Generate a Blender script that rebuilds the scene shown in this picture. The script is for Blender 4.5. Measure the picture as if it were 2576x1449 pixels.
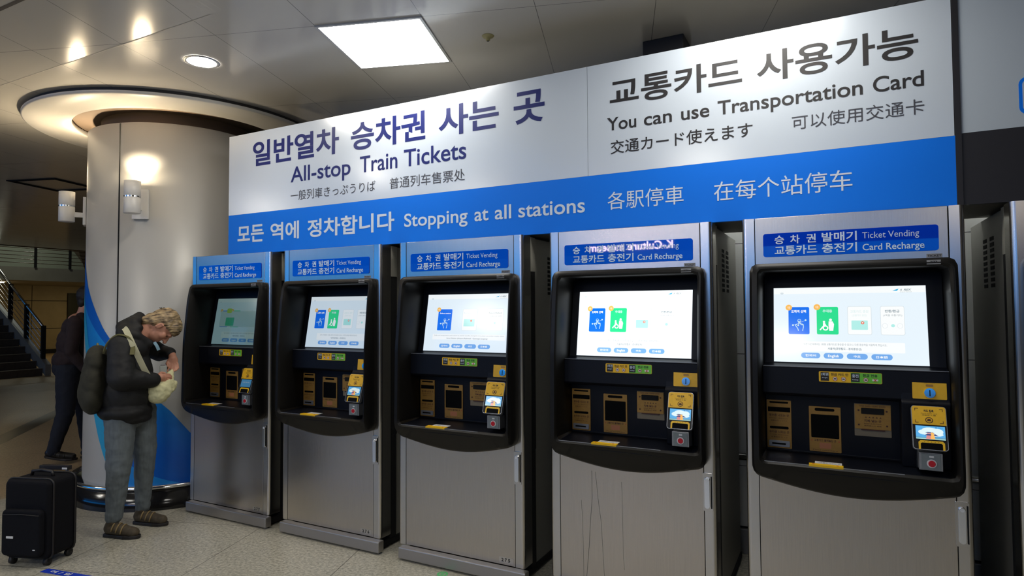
import bpy, bmesh, math, random
from mathutils import Vector, Matrix
random.seed(7)
for o in list(bpy.data.objects): bpy.data.objects.remove(o, do_unlink=True)
SC = bpy.context.scene
COL = SC.collection
PI = math.pi

# ------------------------------------------------------------------ camera
cam = bpy.data.cameras.new('camera'); camo = bpy.data.objects.new('camera', cam); COL.objects.link(camo)
CAMP = Vector((0.3833, -3.0863, 1.5024))
R = Vector((0.8868, 0.4620, -0.0057)).normalized(); F = Vector((-0.4616, 0.8864, 0.0345)).normalized()
U = R.cross(F).normalized(); R = F.cross(U).normalized()
camo.matrix_world = Matrix(((R.x, U.x, -F.x, CAMP.x), (R.y, U.y, -F.y, CAMP.y), (R.z, U.z, -F.z, CAMP.z), (0, 0, 0, 1)))
cam.sensor_width = 36.0; cam.lens = 36.0 * 1559.9 / 2576.0; cam.clip_start = 0.05; cam.clip_end = 200
SC.camera = camo
# ------------------------------------------------------------------ world, exposure
W = bpy.data.worlds.new('world'); SC.world = W; W.use_nodes = True
W.node_tree.nodes['Background'].inputs[0].default_value = (0.75, 0.8, 0.9, 1)
W.node_tree.nodes['Background'].inputs[1].default_value = 0.02
SC.view_settings.view_transform = 'Standard'; SC.view_settings.look = 'None'; SC.view_settings.gamma = 1
SC.view_settings.exposure = 0.42
SC.cycles.max_bounces = 7; SC.cycles.diffuse_bounces = 3; SC.cycles.glossy_bounces = 4; SC.cycles.transmission_bounces = 2
FILL_W = 15.0  # added strip lamps hidden behind the signs
PANEL_W = 14.0            # ceiling light panels
DOWN_W = 92.0            # round downlights
SCONCE_W = 66.0          # wall sconces
BILL_W = 2.1             # lit billboard over the hall
ROT = math.radians(17.6) # the ceiling and floor grid is turned against the row of machines
E1 = Vector((math.cos(ROT), math.sin(ROT), 0)); E2 = Vector((-math.sin(ROT), math.cos(ROT), 0))
CZ = 3.09

# ------------------------------------------------------------------ materials
def lin(c):
    return tuple((x / 255 / 12.92) if x <= 10 else ((x / 255 + 0.055) / 1.055) ** 2.4 for x in c)
MATS = {}
def mat(name, color, rough=0.5, metal=0.0, emit=0.0, noise=0.0, nscale=40, bump=0.0, coat=0.0, spec=0.5, trans=0.0, stretch=None, ecolor=None, coatr=0.05, coatior=1.5):
    if name in MATS: return MATS[name]
    m = bpy.data.materials.new(name); m.use_nodes = True; nt = m.node_tree; b = nt.nodes['Principled BSDF']
    c = tuple(color) + (1,)
    b.inputs['Base Color'].default_value = c; b.inputs['Roughness'].default_value = rough; b.inputs['Metallic'].default_value = metal
    b.inputs['Specular IOR Level'].default_value = spec
    b.inputs['Coat Weight'].default_value = coat; b.inputs['Coat Roughness'].default_value = coatr; b.inputs['Coat IOR'].default_value = coatior
    b.inputs['Transmission Weight'].default_value = trans
    if emit: b.inputs['Emission Color'].default_value = (tuple(ecolor) + (1,)) if ecolor else c; b.inputs['Emission Strength'].default_value = emit
    if noise or bump:
        tc = nt.nodes.new('ShaderNodeTexCoord'); mp = nt.nodes.new('ShaderNodeMapping'); n = nt.nodes.new('ShaderNodeTexNoise')
        nt.links.new(tc.outputs['Object'], mp.inputs['Vector']); nt.links.new(mp.outputs['Vector'], n.inputs['Vector'])
        if stretch: mp.inputs['Scale'].default_value = stretch
        n.inputs['Scale'].default_value = nscale; n.inputs['Detail'].default_value = 4
        if noise:
            r = nt.nodes.new('ShaderNodeValToRGB')
            r.color_ramp.elements[0].position = 0.3; r.color_ramp.elements[1].position = 0.7
            r.color_ramp.elements[0].color = tuple(x * (1 - noise) for x in color) + (1,)
            r.color_ramp.elements[1].color = tuple(min(1, x * (1 + noise)) for x in color) + (1,)
            nt.links.new(n.outputs['Fac'], r.inputs['Fac']); nt.links.new(r.outputs['Color'], b.inputs['Base Color'])
        if bump:
            bp = nt.nodes.new('ShaderNodeBump'); bp.inputs['Strength'].default_value = bump; bp.inputs['Distance'].default_value = 0.01
            nt.links.new(n.outputs['Fac'], bp.inputs['Height']); nt.links.new(bp.outputs['Normal'], b.inputs['Normal'])
    MATS[name] = m; return m
def glow(name, color, s):
    if name in MATS: return MATS[name]
    m = bpy.data.materials.new(name); m.use_nodes = True; nt = m.node_tree
    b = nt.nodes['Principled BSDF']; b.inputs['Base Color'].default_value = (0.02, 0.02, 0.02, 1); b.inputs['Roughness'].default_value = 0.12
    b.inputs['Emission Color'].default_value = tuple(color) + (1,); b.inputs['Emission Strength'].default_value = s
    MATS[name] = m; return m
M = dict(
    steel=mat('brushed_steel', (0.54, 0.49, 0.43), 0.25, 1.0, noise=0.05, nscale=6, bump=0.03, stretch=(60, 60, 1.0)),
    steel_col=mat('column_steel', (0.58, 0.55, 0.51), 0.22, 1.0),
    chrome=mat('chrome', (0.8, 0.8, 0.8), 0.12, 1.0),
    kick=mat('kick_steel', (0.40, 0.38, 0.36), 0.45, 0.9),
    cab=mat('cabinet_paint', lin((150, 148, 138)), 0.5, 0.0, noise=0.06, nscale=300),
    gap=mat('dark_gap', (0.006, 0.006, 0.006), 0.9),
    bezel=mat('black_plastic', (0.0055, 0.005, 0.0045), 0.40, spec=0.28),
    inner=mat('navy_black_plastic', (0.003, 0.004, 0.008), 0.42, spec=0.22),
    hole=mat('slot_black', (0.002, 0.002, 0.002), 0.6, spec=0.08),
    hdr=mat('header_blue', lin((4, 62, 205)), 0.02, coat=0.15, coatr=0.01),
    hdrtxt=mat('header_text', lin((215, 232, 255)), 0.4),
    gold=mat('yellow_plate', lin((232, 180, 26)), 0.42, noise=0.04, nscale=60),
    goldd=mat('gold_plate', lin((170, 128, 58)), 0.42, 0.25, noise=0.06, nscale=60),
    ylw=mat('yellow_sticker', lin((240, 190, 20)), 0.4),
    grn=mat('green_sticker', lin((110, 200, 60)), 0.4),
    ink=mat('black_ink', (0.012, 0.010, 0.010), 0.5),
    inkb=mat('brown_ink', lin((70, 30, 20)), 0.5),
    redk=mat('red_ink', lin((200, 40, 40)), 0.5),
    red=mat('red_button', lin((190, 20, 40)), 0.3),
    white=mat('white_plastic', (0.75, 0.75, 0.75), 0.4),
    silver=mat('silver_plastic', (0.35, 0.36, 0.38), 0.3, 0.6),
    label=mat('label_grey', lin((150, 150, 150)), 0.5),
    copper=mat('copper_sticker', lin((190, 120, 80)), 0.4),
    signw=mat('sign_white', (0.54, 0.60, 0.67), 0.4, 0.0, spec=0.5, coat=1.0, coatr=0.2, coatior=2.0),
    signb=mat('sign_blue', (0.0, 0.17, 0.80), 0.5, spec=0.25),
    signbt=mat('sign_pale_text', (0.62, 0.70, 0.80), 0.35),
    navy=mat('sign_navy', (0.006, 0.012, 0.12), 0.42, spec=0.35),
    black=mat('sign_black', (0.010, 0.009, 0.012), 0.5),
    greyt=mat('sign_grey_text', (0.05, 0.05, 0.06), 0.4),
    frame=mat('light_frame', (0.55, 0.55, 0.55), 0.4, 0.5),
)

# ------------------------------------------------------------------ mesh helpers
def rotz(p, a, c=(0, 0)):
    x, y = p[0] - c[0], p[1] - c[1]
    return (c[0] + x * math.cos(a) - y * math.sin(a), c[1] + x * math.sin(a) + y * math.cos(a)) + tuple(p[2:])
class MB:
    def __init__(s): s.v = []; s.f = []; s.m = []; s.mats = []; s.sm = []
    def mi(s, m):
        if m not in s.mats: s.mats.append(m)
        return s.mats.index(m)
    def add(s, vs, fs, m, smooth=False):
        k = len(s.v); s.v += [tuple(v) for v in vs]; i = s.mi(m)
        for f in fs: s.f.append([k + j for j in f]); s.m.append(i); s.sm.append(smooth)
    def box(s, a, b, m):
        x0, y0, z0 = a; x1, y1, z1 = b
        s.add([(x0, y0, z0), (x1, y0, z0), (x1, y1, z0), (x0, y1, z0), (x0, y0, z1), (x1, y0, z1), (x1, y1, z1), (x0, y1, z1)],
              [(0, 3, 2, 1), (4, 5, 6, 7), (0, 1, 5, 4), (1, 2, 6, 5), (2, 3, 7, 6), (3, 0, 4, 7)], m)
    def obox(s, c, ax, h, m):   # oriented box: centre, three axes, half sizes
        c = Vector(c); ax = [Vector(a) for a in ax]; vs = []
        for k in (-1, 1):
            for j, i in ((-1, -1), (-1, 1), (1, 1), (1, -1)): vs.append(c + ax[0] * h[0] * i + ax[1] * h[1] * j + ax[2] * h[2] * k)
        s.add(vs, [(0, 3, 2, 1), (4, 5, 6, 7), (0, 1, 5, 4), (1, 2, 6, 5), (2, 3, 7, 6), (3, 0, 4, 7)], m)
    def prism(s, pts, fn, d0, d1, m, smooth=False):   # 2-D outline (ccw), fn(u, v, d) -> xyz
        n = len(pts); vs = [fn(u, v, d0) for u, v in pts] + [fn(u, v, d1) for u, v in pts]
        fs = [tuple(range(n)), tuple(range(2 * n - 1, n - 1, -1))] + [(i, n + i, n + (i + 1) % n, (i + 1) % n) for i in range(n)]
        s.add(vs, fs, m, smooth)
    def flat(s, pts, m): s.add(pts, [tuple(range(len(pts)))], m)
    def lathe(s, prof, c, m, n=48, a0=0.0, a1=2 * PI, smooth=True):   # prof of (r, z)
        full = abs(a1 - a0 - 2 * PI) < 1e-6; k = n if full else n + 1; vs = []
        for i in range(k):
            a = a0 + (a1 - a0) * i / n
            vs += [(c[0] + r * math.cos(a), c[1] + r * math.sin(a), c[2] + z) for r, z in prof]
        p = len(prof); fs = []
        for i in range(n):
            j = (i + 1) % k
            fs += [(i * p + q, j * p + q, j * p + q + 1, i * p + q + 1) for q in range(p - 1)]
        s.add(vs, fs, m, smooth)
    def tube(s, pts, r, m, n=10, caps=True):
        pts = [Vector(p) for p in pts]; vs = []; rr = r if isinstance(r, (list, tuple)) else [r] * len(pts); up = None
        for i, p in enumerate(pts):
            t = (pts[min(i + 1, len(pts) - 1)] - pts[max(i - 1, 0)]).normalized()
            if up is None: up = t.orthogonal().normalized()
            up = (up - t * up.dot(t)).normalized(); w = t.cross(up)
            vs += [p + (up * math.cos(2 * PI * k / n) + w * math.sin(2 * PI * k / n)) * rr[i] for k in range(n)]
        fs = [(i * n + k, i * n + (k + 1) % n, (i + 1) * n + (k + 1) % n, (i + 1) * n + k) for i in range(len(pts) - 1) for k in range(n)]
        if caps: fs += [tuple(range(n - 1, -1, -1)), tuple(range((len(pts) - 1) * n, len(pts) * n))]
        s.add(vs, fs, m, True)
    def ribbon(s, pts, sides, w, t, m):   # strap: centre points, side vectors, width, thickness
        vs = []; n = len(pts)
        for i, p in enumerate(pts):
            p = Vector(p); sd = Vector(sides[i]).normalized(); tg = (Vector(pts[min(i + 1, n - 1)]) - Vector(pts[max(i - 1, 0)])).normalized(); nn = sd.cross(tg).normalized()
            vs += [p - sd * w / 2 - nn * t / 2, p + sd * w / 2 - nn * t / 2, p + sd * w / 2 + nn * t / 2, p - sd * w / 2 + nn * t / 2]
        fs = [(i * 4 + k, i * 4 + (k + 1) % 4, i * 4 + 4 + (k + 1) % 4, i * 4 + 4 + k) for i in range(n - 1) for k in range(4)] + [(3, 2, 1, 0), tuple(range(4 * n - 4, 4 * n))]
        s.add(vs, fs, m, False)
    def build(s, name, parent=None, bevel=0.0, fix=True, seg=2):
        me = bpy.data.meshes.new(name); me.from_pydata(s.v, [], s.f)
        for m in s.mats: me.materials.append(m)
        me.polygons.foreach_set('material_index', s.m); me.polygons.foreach_set('use_smooth', s.sm); me.update()
        if fix:
            bm = bmesh.new(); bm.from_mesh(me); bmesh.ops.recalc_face_normals(bm, faces=bm.faces); bm.to_mesh(me); bm.free()
        o = bpy.data.objects.new(name, me); COL.objects.link(o); o.parent = parent
        if bevel:
            b = o.modifiers.new('bevel', 'BEVEL'); b.width = bevel; b.segments = seg; b.limit_method = 'ANGLE'; b.angle_limit = 0.6
        return o
def thing(name, label, cat, loc=(0, 0, 0), rz=0.0, group=None):
    o = bpy.data.objects.new(name, None); COL.objects.link(o); o.location = loc; o.rotation_euler = (0, 0, rz); o.empty_display_size = 0.1
    return tag(o, label, cat, group)
def tag(o, label, cat, group=None):
    o['label'] = label; o['category'] = cat
    if group: o['group'] = group
    return o
def struct(o, label=None):
    o['kind'] = 'structure'
    if label: o['label'] = label
    return o
def rrect(x0, z0, x1, z1, r, n=5):
    pts = []
    for cx, cz, a in ((x1 - r, z0 + r, -PI / 2), (x1 - r, z1 - r, 0), (x0 + r, z1 - r, PI / 2), (x0 + r, z0 + r, PI)):
        pts += [(cx + r * math.cos(a + PI / 2 * i / n), cz + r * math.sin(a + PI / 2 * i / n)) for i in range(n + 1)]
    return pts
def circ(cx, cz, r, n=20): return [(cx + r * math.cos(2 * PI * i / n), cz + r * math.sin(2 * PI * i / n)) for i in range(n)]

# ------------------------------------------------------------------ lettering
TMP = bpy.data.scenes.new('scratch')
def evaluated(o):
    vl = TMP.view_layers[0]; vl.update(); return o.evaluated_get(vl.depsgraph)
_TX = {}
def text_mesh(s, bold=0.0, res=3, shear=0.0):
    k = (s, bold, res, shear)
    if k in _TX: return _TX[k]
    cu = bpy.data.curves.new('t', 'FONT'); cu.body = s; cu.size = 1; cu.offset = bold; cu.resolution_u = res; cu.shear = shear
    o = bpy.data.objects.new('t', cu); TMP.collection.objects.link(o)
    me = bpy.data.meshes.new_from_object(evaluated(o))
    vs = [(v.co.x, v.co.y) for v in me.vertices]; fs = [tuple(p.vertices) for p in me.polygons]
    bpy.data.objects.remove(o, do_unlink=True); bpy.data.curves.remove(cu); bpy.data.meshes.remove(me)
    _TX[k] = (vs, fs); return _TX[k]
CAPH = None
def put(mb, s, u0, u1, v0, v1, fn, m, mode='ink', bold=0.0, res=3, shear=0.0, d=0.0):
    """write s so that its ink spans u0..u1; v0..v1 is its ink height (mode ink) or baseline to cap height (mode cap)"""
    global CAPH
    vs, fs = text_mesh(s, bold, res, shear)
    if not vs: return
    if CAPH is None: CAPH = max(v[1] for v in text_mesh('H', 0, 2)[0])
    a0 = min(v[0] for v in vs); a1 = max(v[0] for v in vs)
    if mode == 'ink': b0 = min(v[1] for v in vs); b1 = max(v[1] for v in vs)
    else: b0 = 0.0; b1 = CAPH
    mb.add([fn(u0 + (x - a0) / max(1e-6, a1 - a0) * (u1 - u0), v0 + (y - b0) / (b1 - b0) * (v1 - v0), d) for x, y in vs], fs, m)

# ------------------------------------------------------------------ the setting
def node_floor():
    m = bpy.data.materials.new('granite_tiles'); m.use_nodes = True; nt = m.node_tree; N = nt.nodes; L = nt.links; b = N['Principled BSDF']
    tc = N.new('ShaderNodeTexCoord'); mp = N.new('ShaderNodeMapping'); mp.inputs['Rotation'].default_value = (0, 0, -ROT)
    L.new(tc.outputs['Object'], mp.inputs['Vector'])
    n1 = N.new('ShaderNodeTexNoise'); n1.inputs['Scale'].default_value = 55; n1.inputs['Detail'].default_value = 6; n1.inputs['Roughness'].default_value = 0.75
    n2 = N.new('ShaderNodeTexNoise'); n2.inputs['Scale'].default_value = 1.3; n2.inputs['Detail'].default_value = 2
    L.new(tc.outputs['Object'], n1.inputs['Vector']); L.new(tc.outputs['Object'], n2.inputs['Vector'])
    r = N.new('ShaderNodeValToRGB'); r.color_ramp.elements[0].position = 0.33; r.color_ramp.elements[1].position = 0.66
    r.color_ramp.elements[0].color = (0.20, 0.19, 0.15, 1); r.color_ramp.elements[1].color = (0.60, 0.57, 0.47, 1)
    L.new(n1.outputs['Fac'], r.inputs['Fac'])
    # warmer, browner stone beyond the grey border band
    sx = N.new('ShaderNodeSeparateXYZ'); L.new(tc.outputs['Object'], sx.inputs[0])
    mr = N.new('ShaderNodeMath'); mr.operation = 'LESS_THAN'; mr.inputs[1].default_value = -5.6; L.new(sx.outputs['X'], mr.inputs[0])
    mx = N.new('ShaderNodeMix'); mx.data_type = 'RGBA'; mx.blend_type = 'MULTIPLY'; L.new(mr.outputs[0], mx.inputs['Factor'])
    L.new(r.outputs['Color'], mx.inputs['A']); mx.inputs['B'].default_value = (0.80, 0.62, 0.45, 1)
    # thin joints
    sp = N.new('ShaderNodeSeparateXYZ'); L.new(mp.outputs['Vector'], sp.inputs[0])
    def joint(out, off, size):
        a = N.new('ShaderNodeMath'); a.operation = 'ADD'; a.inputs[1].default_value = off; L.new(out, a.inputs[0])
        p = N.new('ShaderNodeMath'); p.operation = 'PINGPONG'; p.inputs[1].default_value = size / 2; L.new(a.outputs[0], p.inputs[0])
        c = N.new('ShaderNodeMath'); c.operation = 'LESS_THAN'; c.inputs[1].default_value = 0.0022; L.new(p.outputs[0], c.inputs[0]); return c.outputs[0]
    T = 0.84
    px = Vector((-3.19, -0.007, 0)).dot(E1); py = Vector((-3.4, -0.09, 0)).dot(E2)
    ja = joint(sp.outputs['X'], -px, T); jb = joint(sp.outputs['Y'], -py, T)
    mxx = N.new('ShaderNodeMath'); mxx.operation = 'MAXIMUM'; L.new(ja, mxx.inputs[0]); L.new(jb, mxx.inputs[1])
    m2 = N.new('ShaderNodeMix'); m2.data_type = 'RGBA'; L.new(mxx.outputs[0], m2.inputs['Factor']); L.new(mx.outputs['Result'], m2.inputs['A']); m2.inputs['B'].default_value = (0.07, 0.06, 0.045, 1)
    L.new(m2.outputs['Result'], b.inputs['Base Color'])
    rr = N.new('ShaderNodeMapRange'); rr.inputs[3].default_value = 0.26; rr.inputs[4].default_value = 0.42; L.new(n2.outputs['Fac'], rr.inputs[0]); L.new(rr.outputs[0], b.inputs['Roughness'])
    return m
fl = MB(); fl.box((-40, -16, -0.1), (9, 22, 0), node_floor()); struct(fl.build('floor'))
# dark stone band set in the floor, far left
bd = MB(); bm_ = mat('dark_band_stone', lin((60, 50, 42)), 0.3, noise=0.2, nscale=60)
a = Vector((-7.35, -0.25, 0)); b_ = Vector((-11.5, 3.4, 0)); dr_ = (b_ - a).normalized(); sd_ = Vector((-dr_.y, dr_.x, 0)) * 0.11
bd.add([a - sd_ + Vector((0, 0, .001)), a + sd_ + Vector((0, 0, .001)), b_ + sd_ + Vector((0, 0, .001)), b_ - sd_ + Vector((0, 0, .001))], [(0, 1, 2, 3)], bm_)
struct(bd.build('trim_1'), 'dark stone band inlaid in the brown floor at far left')

def node_ceiling():
    m = bpy.data.materials.new('ceiling_panels'); m.use_nodes = True; nt = m.node_tree; N = nt.nodes; L = nt.links; b = N['Principled BSDF']
    tc = N.new('ShaderNodeTexCoord'); mp = N.new('ShaderNodeMapping'); mp.inputs['Rotation'].default_value = (0, 0, -ROT); L.new(tc.outputs['Object'], mp.inputs['Vector'])
    sp = N.new('ShaderNodeSeparateXYZ'); L.new(mp.outputs['Vector'], sp.inputs[0])
    def joint(out, off, size, w):
        a = N.new('ShaderNodeMath'); a.operation = 'ADD'; a.inputs[1].default_value = -off; L.new(out, a.inputs[0])
        p = N.new('ShaderNodeMath'); p.operation = 'PINGPONG'; p.inputs[1].default_value = size / 2; L.new(a.outputs[0], p.inputs[0])
        c = N.new('ShaderNodeMath'); c.operation = 'LESS_THAN'; c.inputs[1].default_value = w; L.new(p.outputs[0], c.inputs[0]); return c.outputs[0]
    pc = Vector((-1.955, -0.185, 0))
    ja = joint(sp.outputs['X'], pc.dot(E1) + 0.31, 0.62, 0.0016); jb = joint(sp.outputs['Y'], pc.dot(E2) - 0.30, 1.2, 0.0016)
    mxx = N.new('ShaderNodeMath'); mxx.operation = 'MAXIMUM'; L.new(ja, mxx.inputs[0]); L.new(jb, mxx.inputs[1])
    m2 = N.new('ShaderNodeMix'); m2.data_type = 'RGBA'; L.new(mxx.outputs[0], m2.inputs['Factor']); m2.inputs['A'].default_value = (0.62, 0.60, 0.56, 1); m2.inputs['B'].default_value = (0.16, 0.155, 0.15, 1)
    L.new(m2.outputs['Result'], b.inputs['Base Color']); b.inputs['Roughness'].default_value = 0.16; b.inputs['Specular IOR Level'].default_value = 0.7
    return m
CM = node_ceiling()
def cz(x, y):
    t = min(1, max(0, (-2.35 - x) / 0.2)); t = t * t * (3 - 2 * t)
    return CZ + 0.05 * min(2.5, max(0.0, -0.93 - y)) * t
ce = MB()
xs = [9, 6, 3, 0, -1.5, -2.2, -2.35, -2.4, -2.45, -2.5, -2.55, -2.8, -3.5, -4.5, -6, -8, -12, -16.9]
ys = [-16, -8, -4, -3.43, -2.5, -1.8, -1.46, -1.44, -1.2, -0.93, -0.5, 0.5, 2, 5, 10, 22]
vs = [(x, y, cz(x, y)) for x in xs for y in ys]; n_ = len(ys)
ce.add(vs, [(i * n_ + j, i * n_ + j + 1, (i + 1) * n_ + j + 1, (i + 1) * n_ + j) for i in range(len(xs) - 1) for j in range(n_ - 1)], CM)
ce.box((-16.9, -16, 3.4), (9, 22, 3.5), CM)
struct(ce.build('ceiling', fix=False))
gv = MB(); gm = mat('ceiling_groove', (0.10, 0.09, 0.085), 0.6)
def strip(mb, p0, p1, w, m, dz=-0.001):
    p0 = Vector(p0); p1 = Vector(p1); d = (p1 - p0).normalized(); s_ = Vector((-d.y, d.x, 0)) * w / 2; k = 12; vs = []
    for i in range(k + 1):
        p = p0.lerp(p1, i / k)
        for q in (p - s_, p + s_): vs.append((q.x, q.y, cz(q.x, q.y) + dz))
    mb.add(vs, [(2 * i, 2 * i + 1, 2 * i + 3, 2 * i + 2) for i in range(k)], m)
strip(gv, (-2.6, -1.46, 0), (-9, -1.46, 0), 0.022, gm)
strip(gv, (-2.55, -0.93, 0), (-9, -0.93, 0), 0.006, mat('ceiling_edge', (0.6, 0.58, 0.54), 0.5), -0.0015)
struct(gv.build('trim_2', fix=False), 'dark joint line across the sloping ceiling at upper left')
blk = MB(); bkm = mat('bulkhead_brown', lin((88, 74, 60)), 0.7)
blk.box((-17.1, -16, 3.085), (-16.9, 22, 5.6), bkm); struct(blk.build('trim_3'), 'brown bulkhead at the far edge of the low ceiling')

# wall of pale panels behind the machines
def node_wall():
    m = bpy.data.materials.new('wall_panels'); m.use_nodes = True; b = m.node_tree.nodes['Principled BSDF']
    b.inputs['Base Color'].default_value = (0.68, 0.67, 0.62, 1); b.inputs['Roughness'].default_value = 0.4; return m
WM = node_wall()
wb = MB(); zs = [0.16, 0.53, 1.218, 1.905, CZ]
wb.box((-3.93, 1.004, 0), (9, 1.2, CZ), M['gap'])
x = -3.93
while x < 9:
    for z0, z1 in zip(zs[:-1], zs[1:]): wb.box((x + 0.002, 0.998, z0 + 0.002), (min(9, x + 1.2) - 0.002, 1.006, z1 - 0.002), WM)
    x += 1.2
struct(wb.build('wall_back'), 'pale panelled wall behind the machines')
bb = MB(); bb.box((-3.93, 0.975, 0), (9, 1.004, 0.15), M['kick']); struct(bb.build('baseboard_back', bevel=0.004))
rl = MB(); rl.tube([(-3.9, 0.93, 0.60), (8.5, 0.93, 0.60)], 0.022, M['chrome'])
rlm = rl.build('handrail'); tag(rlm, 'steel rail running low along the wall behind the machines', 'rail')
for k in range(9):
    q = MB(); q.box((-3.6 + k * 1.35, 0.93, 0.59), (-3.57 + k * 1.35, 0.999, 0.61), M['chrome']); q.build('rail_bracket', rlm)

# far hall: walls, walkway, stairs
far = mat('far_wall_stone', lin((150, 138, 108)), 0.6, noise=0.08, nscale=3)
farup = mat('far_wall_upper', lin((140, 145, 130)), 0.6)
fw = MB(); fw.box((-25.4, -16, 0), (-25, 22, 2.9), far); fw.box((-25.4, -16, 2.9), (-25, 22, 8), farup)
for z in (0.9, 1.9): fw.box((-25.0, -16, z), (-24.993, 22, z + 0.02), M['gap'])
for k in range(14): fw.box((-25.0, -4 + k * 1.8, 0), (-24.994, -3.985 + k * 1.8, 2.9), M['gap'])
struct(fw.build('wall_left'), 'stone wall under the walkway at the far end of the hall')
fb = MB(); fb.box((-24.995, -16, 0), (-24.96, 22, 0.16), M['gap']); struct(fb.build('baseboard_left'))
fc = MB(); fc.box((-25.4, -16, 5.5), (-17, 22, 5.6), bkm); struct(fc.build('trim_4'), 'dark high ceiling over the walkway at the far end')
dd = MB(); dm = mat('dark_green_door', lin((34, 38, 30)), 0.5)
dd.box((-24.99, 9.75, 0), (-24.93, 10.75, 2.2), dm); dd.box((-24.92, 10.55, 1.0), (-24.90, 10.62, 1.15), M['chrome']); struct(dd.build('door_1'), 'dark door in the far stone wall left of the pillar')
sw = MB(); sw.box((-20, 22, 0), (9, 22.2, 5), far); sw.box((9, 1.2, 0), (9.2, 22, 4), far); struct(sw.build('wall_far'))
wr = MB(); wr.box((9, -16, 0), (9.2, 1.2, 4), mat('side_wall', (0.30, 0.29, 0.27), 0.6)); struct(wr.build('wall_right'))
wf = MB(); wf.box((-40, -16.2, 0), (9.2, -16, 6), mat('front_wall', (0.30, 0.27, 0.24), 0.6)); struct(wf.build('wall_front'))
# upper walkway
wk = thing('walkway', 'raised concrete walkway with wire railing crossing the far end of the hall', 'walkway', (-21, 6, 2.45))
slab = mat('walkway_concrete', lin((150, 146, 132)), 0.7, noise=0.1, nscale=2)
q = MB(); q.box((-4.0, -16, 0), (0, 10, 0.40), slab); q.build('deck', wk)
q = MB(); q.box((0, -16, 1.02), (0.05, 10, 1.06), M['steel_col']); q.build('handrail', wk)
for k in range(12):
    q = MB(); q.box((0.0, -3 + k * 0.95, 0.40), (0.05, -2.94 + k * 0.95, 1.03), M['gap']); q.build('post', wk)
for k in range(5):
    q = MB(); q.tube([(0.025, -8, 0.52 + k * 0.11), (0.025, 10, 0.52 + k * 0.11)], 0.012, M['steel_col'], n=6); q.build('wire', wk)
q = MB(); q.add([(-.4, 2.75, 0.4), (0.02, 2.75, -0.55), (0.02, 2.2, 1.2), (-.4, 2.2, 1.2), (-.4, 2.55, 0.4), (0.02, 2.55, -0.55), (0.02, 1.95, 1.2), (-.4, 1.95, 1.2)],
              [(0, 1, 2, 3), (4, 5, 6, 7), (0, 1, 5, 4), (1, 2, 6, 5), (2, 3, 7, 6), (3, 0, 4, 7)], bkm); q.build('support_strut', wk)
# stairs
st = thing('staircase', 'dark granite stairs with steel stringer and wire railing rising under the walkway', 'stairs', (-16.3, 4.97, 0))
stm = mat('stair_granite', lin((74, 64, 54)), 0.5, noise=0.15, nscale=20); stt = mat('stair_nosing', lin((120, 108, 92)), 0.45)
q = MB(); n_st = 17; rise = 2.85 / n_st; run = rise / 0.62
for k in range(n_st): q.box((-(k + 1) * run, -6.0, 0), (-k * run, -0.12, (k + 1) * rise), stm)
q.build('step_flight', st)
q = MB()
for k in range(n_st): q.box((-k * run - 0.03, -6.0, (k + 1) * rise - 0.004), (-k * run + 0.012, -0.12, (k + 1) * rise + 0.004), stt)
q.build('nosing', st)
q = MB(); s0 = 0.62; Lr = n_st * run
q.add([(0.12, -0.12, 0), (-Lr, -0.12, 2.85 - 0.1), (-Lr, -0.12, 3.1), (0.12, -0.12, 0.26), (0.12, 0, 0), (-Lr, 0, 2.85 - 0.1), (-Lr, 0, 3.1), (0.12, 0, 0.26)],
      [(0, 1, 2, 3), (4, 5, 6, 7), (0, 1, 5, 4), (1, 2, 6, 5), (2, 3, 7, 6), (3, 0, 4, 7)], mat('stringer_grey', lin((150, 150, 150)), 0.4, 0.4)); q.build('stringer', st)
q = MB(); q.tube([(-0.1, -0.06, 1.12), (-Lr, -0.06, 1.12 + 0.66 * Lr)], 0.032, M['steel_col']); q.build('handrail', st)
for k in range(5):
    xx = -0.12 - k * 0.78
    q = MB(); q.box((xx - 0.035, -0.10, 0.25 - xx * 0.60), (xx + 0.035, -0.02, 1.10 - xx * 0.66), M['gap']); q.build('post', st)
for k in range(5):
    q = MB(); q.tube([(-0.1, -0.06, 0.42 + k * 0.13), (-Lr, -0.06, 0.42 + k * 0.13 + 0.65 * Lr)], 0.008, M['steel_col'], n=5); q.build('wire', st)

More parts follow.
